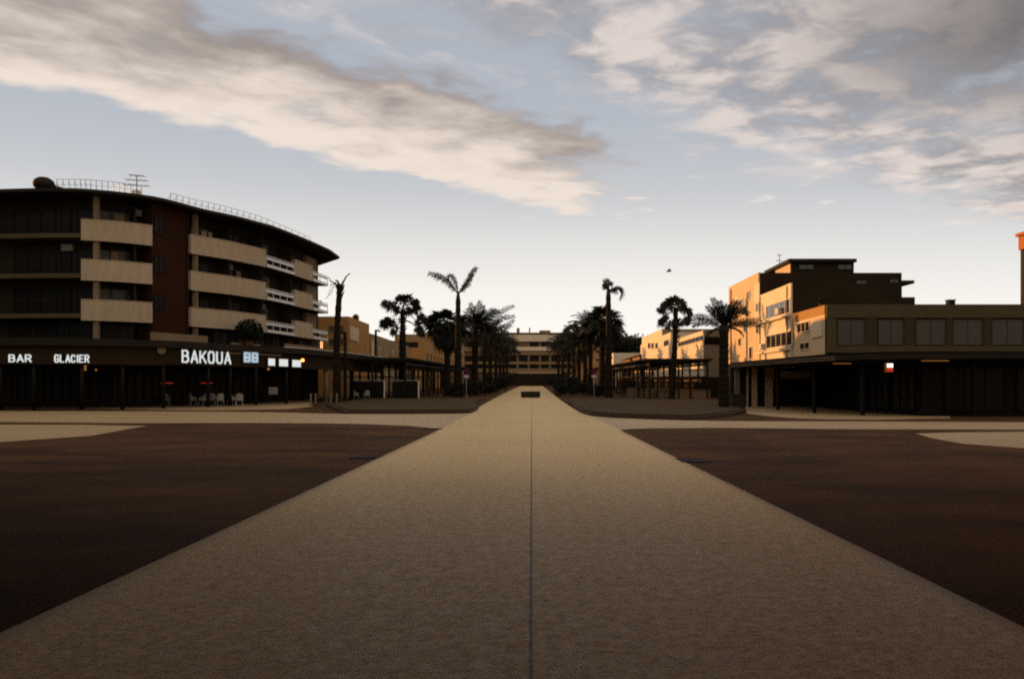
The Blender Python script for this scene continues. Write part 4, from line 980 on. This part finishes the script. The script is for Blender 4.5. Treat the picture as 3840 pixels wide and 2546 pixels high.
# shrubs under the palms
def shrub(px, Y, w, h, label, seed, group='dark shrubs under the palms'):
    rg = random.Random(seed); x, g = gx(px,Y), zt(Y); t = thing('shrub', label, 'shrub', (x,Y,g), group)
    m = MB()
    for _ in range(7): leaf_cloud(m, (x+rg.uniform(-.6,.6)*w,Y+rg.uniform(-.5,.5)*w,g+h*rg.uniform(.3,.75)), min(w,h)*rg.uniform(.35,.6), 170, .13, rg, .9)
    m.build('foliage', 'leaf', t)
    m = MB()
    for _ in range(5): m.tube([(x,Y,g),(x+rg.uniform(-.5,.5)*w,Y+rg.uniform(-.4,.4)*w,g+h*.7)], [.04,.015], 5)
    m.build('stem', 'trunk', t)
for i, (px, Y, w, h, l) in enumerate(((1122,110,1.6,2.0,'dark shrub by the path edge below the arching palm'),(1150,130,1.7,2.6,'dark shrub in the left row, middle'),(1166,160,2.0,3.2,'dark shrub in the left row, farther on'),(1085,100,1.6,1.8,'dark shrub left of the path beside the bed'),(1306,104,1.5,1.9,'dark shrub by the right path edge at the bed end'),(1294,128,1.7,2.6,'dark shrub in the right row, middle'),(1282,165,2.0,3.2,'dark shrub in the right row, farther on'),(1345,108,1.6,2.0,'dark shrub right of the path below the fan palm'),(1180,205,2.2,4.0,'dark shrub at the far end, left of the path'),(1268,210,2.2,4.0,'dark shrub at the far end, right of the path'),
  (1048,102,1.5,1.6,'dark shrub at the foot of the three-frond palm'),(1104,118,1.8,2.6,'dark tall shrub behind the arching palm trunk'),(1132,142,2.0,3.2,'dark tall shrub between the left row trunks'),(1322,116,1.8,2.6,'dark tall shrub between the right row trunks'),(1308,142,2.0,3.2,'dark tall shrub behind the spiky headed palm'),(1385,104,1.5,1.7,'dark shrub at the foot of the drooping palm'))):
    shrub(px, Y, w, h, l, 70+i)
# tree ball on the shop canopy
rg = random.Random(5); c = fo(540,1.6); t = thing('potted_tree', 'round dark potted tree on the canopy in front of the lowest balcony', 'tree', (c.x,c.y,4.9))
m = MB(); leaf_cloud(m, (c.x,c.y,6.4), 1.15, 900, .14, rg, .75); leaf_cloud(m, (c.x+.5,c.y,6.1), .8, 300, .14, rg, .7); leaf_cloud(m, (c.x-.6,c.y,6.05), .8, 300, .14, rg, .7); m.build('crown', 'leaf', t)
MB().tube([(c.x,c.y,5.3),(c.x,c.y,6.3)], .07, 7).build('trunk', 'trunk', t); MB().lathe((c.x,c.y,4.9), [(.28,0),(.38,.45),(.40,.47),(.34,.5)], 14).build('pot', 'terracotta', t)
def small_plant(c, r, label, seed):
    rg = random.Random(seed); t = thing('potted_plant', label, 'plant', tuple(c), 'potted plants on balconies and ledges'); m = MB()
    leaf_cloud(m, (c[0],c[1],c[2]+.3+r*.6), r, 160, .10, rg, .9); m.build('foliage', 'leaf', t); MB().lathe(c, [(.12,0),(.17,.28),(.13,.3)], 10).build('pot', 'terracotta', t)
for f, l in ((9.62,'potted plant on the corner balcony of the middle storey'),(6.72,'potted plant on the lowest corner balcony')):
    c = fo(744,-.5); small_plant((c.x,c.y,f), .5, l, int(f))
small_plant((XR+.25,68.6,8.03), .3, 'dark plant on the parapet of the low concrete building', 3)
# far wood on the hill
def wood():
    rg = random.Random(12); m = MB()
    for i in range(120):
        px = rg.uniform(1290,1640); Y = rg.uniform(400,470); zz = gz(772+rg.uniform(0,5)+max(0,(px-1440))*.02, Y) if i < 70 else gz(rg.uniform(785,800),Y)
        leaf_cloud(m, (gx(px,Y),Y,zz-4), rg.uniform(4,6.5), 150, 1.0, rg, .8)
    o = m.build('wood', 'leaf'); tag(o, 'dark wooded hilltop behind the white houses', 'trees', kind='stuff')
wood()
m = MB(); V = []; xs = [gx(p,430) for p in range(1180,1900,20)]
for yy, k in ((395,0),(425,1),(480,.9),(600,0)):
    for x in xs: V.append((x,yy,2+k*19*max(0,math.sin(min(1,max(0,(x-xs[0])/60))*math.pi/2))*(.95+.05*math.sin(x*.1))))
n = len(xs); m.add(V, [(j*n+i,j*n+i+1,(j+1)*n+i+1,(j+1)*n+i) for j in range(3) for i in range(n-1)])
o = m.build('hill', 'leaf', smooth=True); o['kind'] = 'structure'
# gull
Y = 80; x, z = gx(1545,Y), gz(627,Y)
m = MB()
def loft(pts, rad): m.tube(pts, rad, 8)
loft([(x-.28,Y,z-.02),(x-.18,Y,z),(x,Y,z+.02),(x+.14,Y,z+.03),(x+.22,Y,z+.05),(x+.29,Y,z+.04)], [.01,.05,.08,.06,.045,.01])
for s in (-1,1):
    y1, y2 = Y+s*.3, Y+s*.62
    m.add([(x-.10,Y+s*.05,z+.04),(x+.10,Y+s*.05,z+.05),(x+.12,y1,z+.2),(x-.05,y1,z+.19),(x-.10,y2,z+.12),(x-.02,Y+s*.03,z+.07),(x+.04,y1,z+.225)], [(0,1,2,3),(3,2,4),(5,6,2,1),(0,3,6,5),(3,4,6),(6,4,2)])
m.solo('bird', 'dark_stone', (x,Y,z), 'small dark gull gliding in the sky right of the path', 'bird', smooth=True)

# ------------------------------------------------------------------ sun, sky
SUN_E, SUN_V = R(10), Vector((-math.cos(R(28)), math.sin(R(28)), 0))
sd = Vector((SUN_V.x*math.cos(SUN_E), SUN_V.y*math.cos(SUN_E), math.sin(SUN_E)))
L = bpy.data.lights.new('sun', 'SUN'); L.energy = 3.0; L.angle = R(.5); L.color = (1,.48,.155)
lo = bpy.data.objects.new('sun', L); COL.objects.link(lo); lo.rotation_euler = (-sd).to_track_quat('-Z','Y').to_euler(); lo.location = (-60,40,60)

w = bpy.data.worlds.new('World'); sc.world = w; w.use_nodes = True
nt = w.node_tree; N = nt.nodes; K = nt.links
bg = N['Background']; bg.inputs['Strength'].default_value = .135
sky = N.new('ShaderNodeTexSky'); sky.sky_type = 'NISHITA'; sky.sun_disc = False
sky.sun_elevation = SUN_E; sky.sun_rotation = math.atan2(SUN_V.x, SUN_V.y); sky.dust_density = 1.2; sky.ozone_density = 1.0; sky.air_density = 1.0
def M(op, a, b=None, c=None, clamp=False):
    n = N.new('ShaderNodeMath'); n.operation = op; n.use_clamp = clamp
    for i, v in enumerate((a,b,c)):
        if v is None: continue
        if hasattr(v, 'links') or hasattr(v, 'is_linked'): K.new(v, n.inputs[i])
        else: n.inputs[i].default_value = v
    return n.outputs[0]
def MR(v, a, b, c=0, d=1, smooth=True):
    n = N.new('ShaderNodeMapRange'); n.interpolation_type = 'SMOOTHSTEP' if smooth else 'LINEAR'
    n.inputs['From Min'].default_value = a; n.inputs['From Max'].default_value = b; n.inputs['To Min'].default_value = c; n.inputs['To Max'].default_value = d
    K.new(v, n.inputs['Value']); return n.outputs['Result']
def CM(f, a, b):
    n = N.new('ShaderNodeMix'); n.data_type = 'RGBA'
    if hasattr(f, 'is_linked'): K.new(f, n.inputs['Factor'])
    else: n.inputs['Factor'].default_value = f
    for s, v in (('A',a),('B',b)):
        if isinstance(v, tuple): n.inputs[s].default_value = (*v,1)
        else: K.new(v, n.inputs[s])
    return n.outputs['Result']
tc = N.new('ShaderNodeTexCoord'); sep = N.new('ShaderNodeSeparateXYZ'); K.new(tc.outputs['Generated'], sep.inputs[0])
X_, Y_, Z_ = sep.outputs
zc = M('MAXIMUM', Z_, .04)
px_ = M('DIVIDE', X_, zc); py_ = M('DIVIDE', Y_, zc)           # a point on a flat cloud deck of unit height
s0 = M('SUBTRACT', py_, M('MULTIPLY', px_, 1.05)); t0 = M('ADD', px_, py_)
def cvec(a, b, z=0.0):
    n = N.new('ShaderNodeCombineXYZ'); K.new(a, n.inputs[0]); K.new(b, n.inputs[1]); n.inputs[2].default_value = z; return n.outputs[0]
def NZ(vec, scale, detail=6, rough=.55, dist=0):
    n = N.new('ShaderNodeTexNoise'); n.inputs['Scale'].default_value = scale; n.inputs['Detail'].default_value = detail; n.inputs['Roughness'].default_value = rough; n.inputs['Distortion'].default_value = dist
    K.new(vec, n.inputs['Vector']); return n.outputs['Fac']
pv_ = cvec(px_, py_)
warp = NZ(pv_, .9, 5, .6)
s1 = M('ADD', s0, M('MULTIPLY', M('SUBTRACT', warp, .5), 1.1))
st = cvec(M('MULTIPLY', t0, .95), M('MULTIPLY', s0, 1.0), 3.1)
fine = NZ(st, 2.6, 8, .56, .25)
mid = NZ(cvec(M('MULTIPLY', t0, .75), M('MULTIPLY', s0, 1.05), 7.7), 1.1, 6, .6, .2)
# band A: the long bank from upper left to the middle
bA = M('MULTIPLY', MR(s1, 2.75, 3.5), MR(s1, 4.85, 4.4))
bA = M('MULTIPLY', bA, MR(px_, .75, -.15))
dA = MR(M('ADD', M('MULTIPLY', bA, 1.0), M('MULTIPLY', M('SUBTRACT', fine, .5), 2.1)), .15, .85)
dA = M('MULTIPLY', dA, MR(bA, 0, .25))
# band B: broken cover over the upper right
bB = MR(M('ADD', s1, M('MULTIPLY', px_, .22)), 3.35, 2.15)
dB = MR(M('ADD', M('MULTIPLY', bB, .68), M('MULTIPLY', M('SUBTRACT', M('ADD', M('MULTIPLY', mid, .6), M('MULTIPLY', fine, .4)), .5), 2.6)), .15, .75)
dB = M('MULTIPLY', M('MULTIPLY', dB, MR(bB, 0, .12)), .85)
# thin wisps low in the sky
dW = M('MULTIPLY', M('MULTIPLY', MR(fine, .58, .72), MR(py_, 3.2, 3.9)), MR(py_, 6.2, 4.6)); dW = M('MULTIPLY', M('MULTIPLY', dW, MR(px_, -.5, .3)), .7)
litA = MR(M('ADD', M('ADD', s1, M('MULTIPLY', M('SUBTRACT', fine, .5), 1.9)), M('MULTIPLY', M('SUBTRACT', mid, .5), 2.2)), 2.9, 4.6)
colA = CM(litA, (1.15,.97,.90), (3.2,2.78,2.45))
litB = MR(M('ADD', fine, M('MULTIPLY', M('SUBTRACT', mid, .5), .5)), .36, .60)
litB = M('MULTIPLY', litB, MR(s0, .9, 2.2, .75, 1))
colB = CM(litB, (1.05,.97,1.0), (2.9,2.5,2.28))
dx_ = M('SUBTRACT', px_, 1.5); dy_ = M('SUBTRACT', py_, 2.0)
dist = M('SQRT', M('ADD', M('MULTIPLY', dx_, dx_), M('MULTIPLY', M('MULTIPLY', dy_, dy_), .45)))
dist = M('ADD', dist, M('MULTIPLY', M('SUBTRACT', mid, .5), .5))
colB = CM(MR(dist, 1.0, .15), colB, (.42,.34,.31))  # lens falloff of the upper right corner painted into the cloud colour
colB = CM(MR(py_, 1.7, .6), colB, (3.2,2.75,2.3))      # unseen overhead cloud, brightened and warmed to lift the ground light
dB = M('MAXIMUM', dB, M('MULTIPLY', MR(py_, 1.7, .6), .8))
hs = N.new('ShaderNodeHueSaturation'); hs.inputs['Saturation'].default_value = .55; hs.inputs['Value'].default_value = 1.0
K.new(sky.outputs['Color'], hs.inputs['Color'])
tint = N.new('ShaderNodeMix'); tint.data_type = 'RGBA'; tint.blend_type = 'MULTIPLY'; tint.inputs['Factor'].default_value = 1
K.new(hs.outputs['Color'], tint.inputs['A']); tint.inputs['B'].default_value = (1.06,1.0,1.05,1)
mn = N.new('ShaderNodeMix'); mn.data_type = 'RGBA'; mn.blend_type = 'DARKEN'; mn.inputs['Factor'].default_value = 1
K.new(tint.outputs['Result'], mn.inputs['A']); mn.inputs['B'].default_value = (1.60,1.75,2.0,1)
veil = M('MULTIPLY', MR(Z_, .36, .03), MR(X_, .75, .1, .45, 1))
c = CM(M('MULTIPLY', veil, .9), mn.outputs['Result'], (3.15,3.03,2.82))
c = CM(MR(Z_, .24, .02, 0, .95), c, (3.85,3.70,3.45))
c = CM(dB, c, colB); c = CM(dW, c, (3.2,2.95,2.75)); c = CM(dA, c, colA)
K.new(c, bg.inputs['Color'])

# ------------------------------------------------------------------ camera, view
cam = bpy.data.cameras.new('camera'); co = bpy.data.objects.new('camera', cam); COL.objects.link(co); sc.camera = co
co.location = (0,0,H); co.rotation_euler = (R(90),0,0)
cam.sensor_width = 36; cam.lens = F/2365*36; cam.shift_x = -(CX-1182.5)/2365; cam.shift_y = (CY-784)/2365
cam.clip_start = .1; cam.clip_end = 9000
sc.view_settings.view_transform = 'Standard'; sc.view_settings.look = 'None'; sc.view_settings.exposure = 1.0; sc.view_settings.gamma = 1
sc.render.engine = 'CYCLES'
sc.cycles.use_denoising = False
sc.cycles.pixel_filter_type = 'BLACKMAN_HARRIS'; sc.cycles.filter_width = 2.0
sc.cycles.max_bounces = 5; sc.cycles.diffuse_bounces = 3; sc.cycles.glossy_bounces = 2
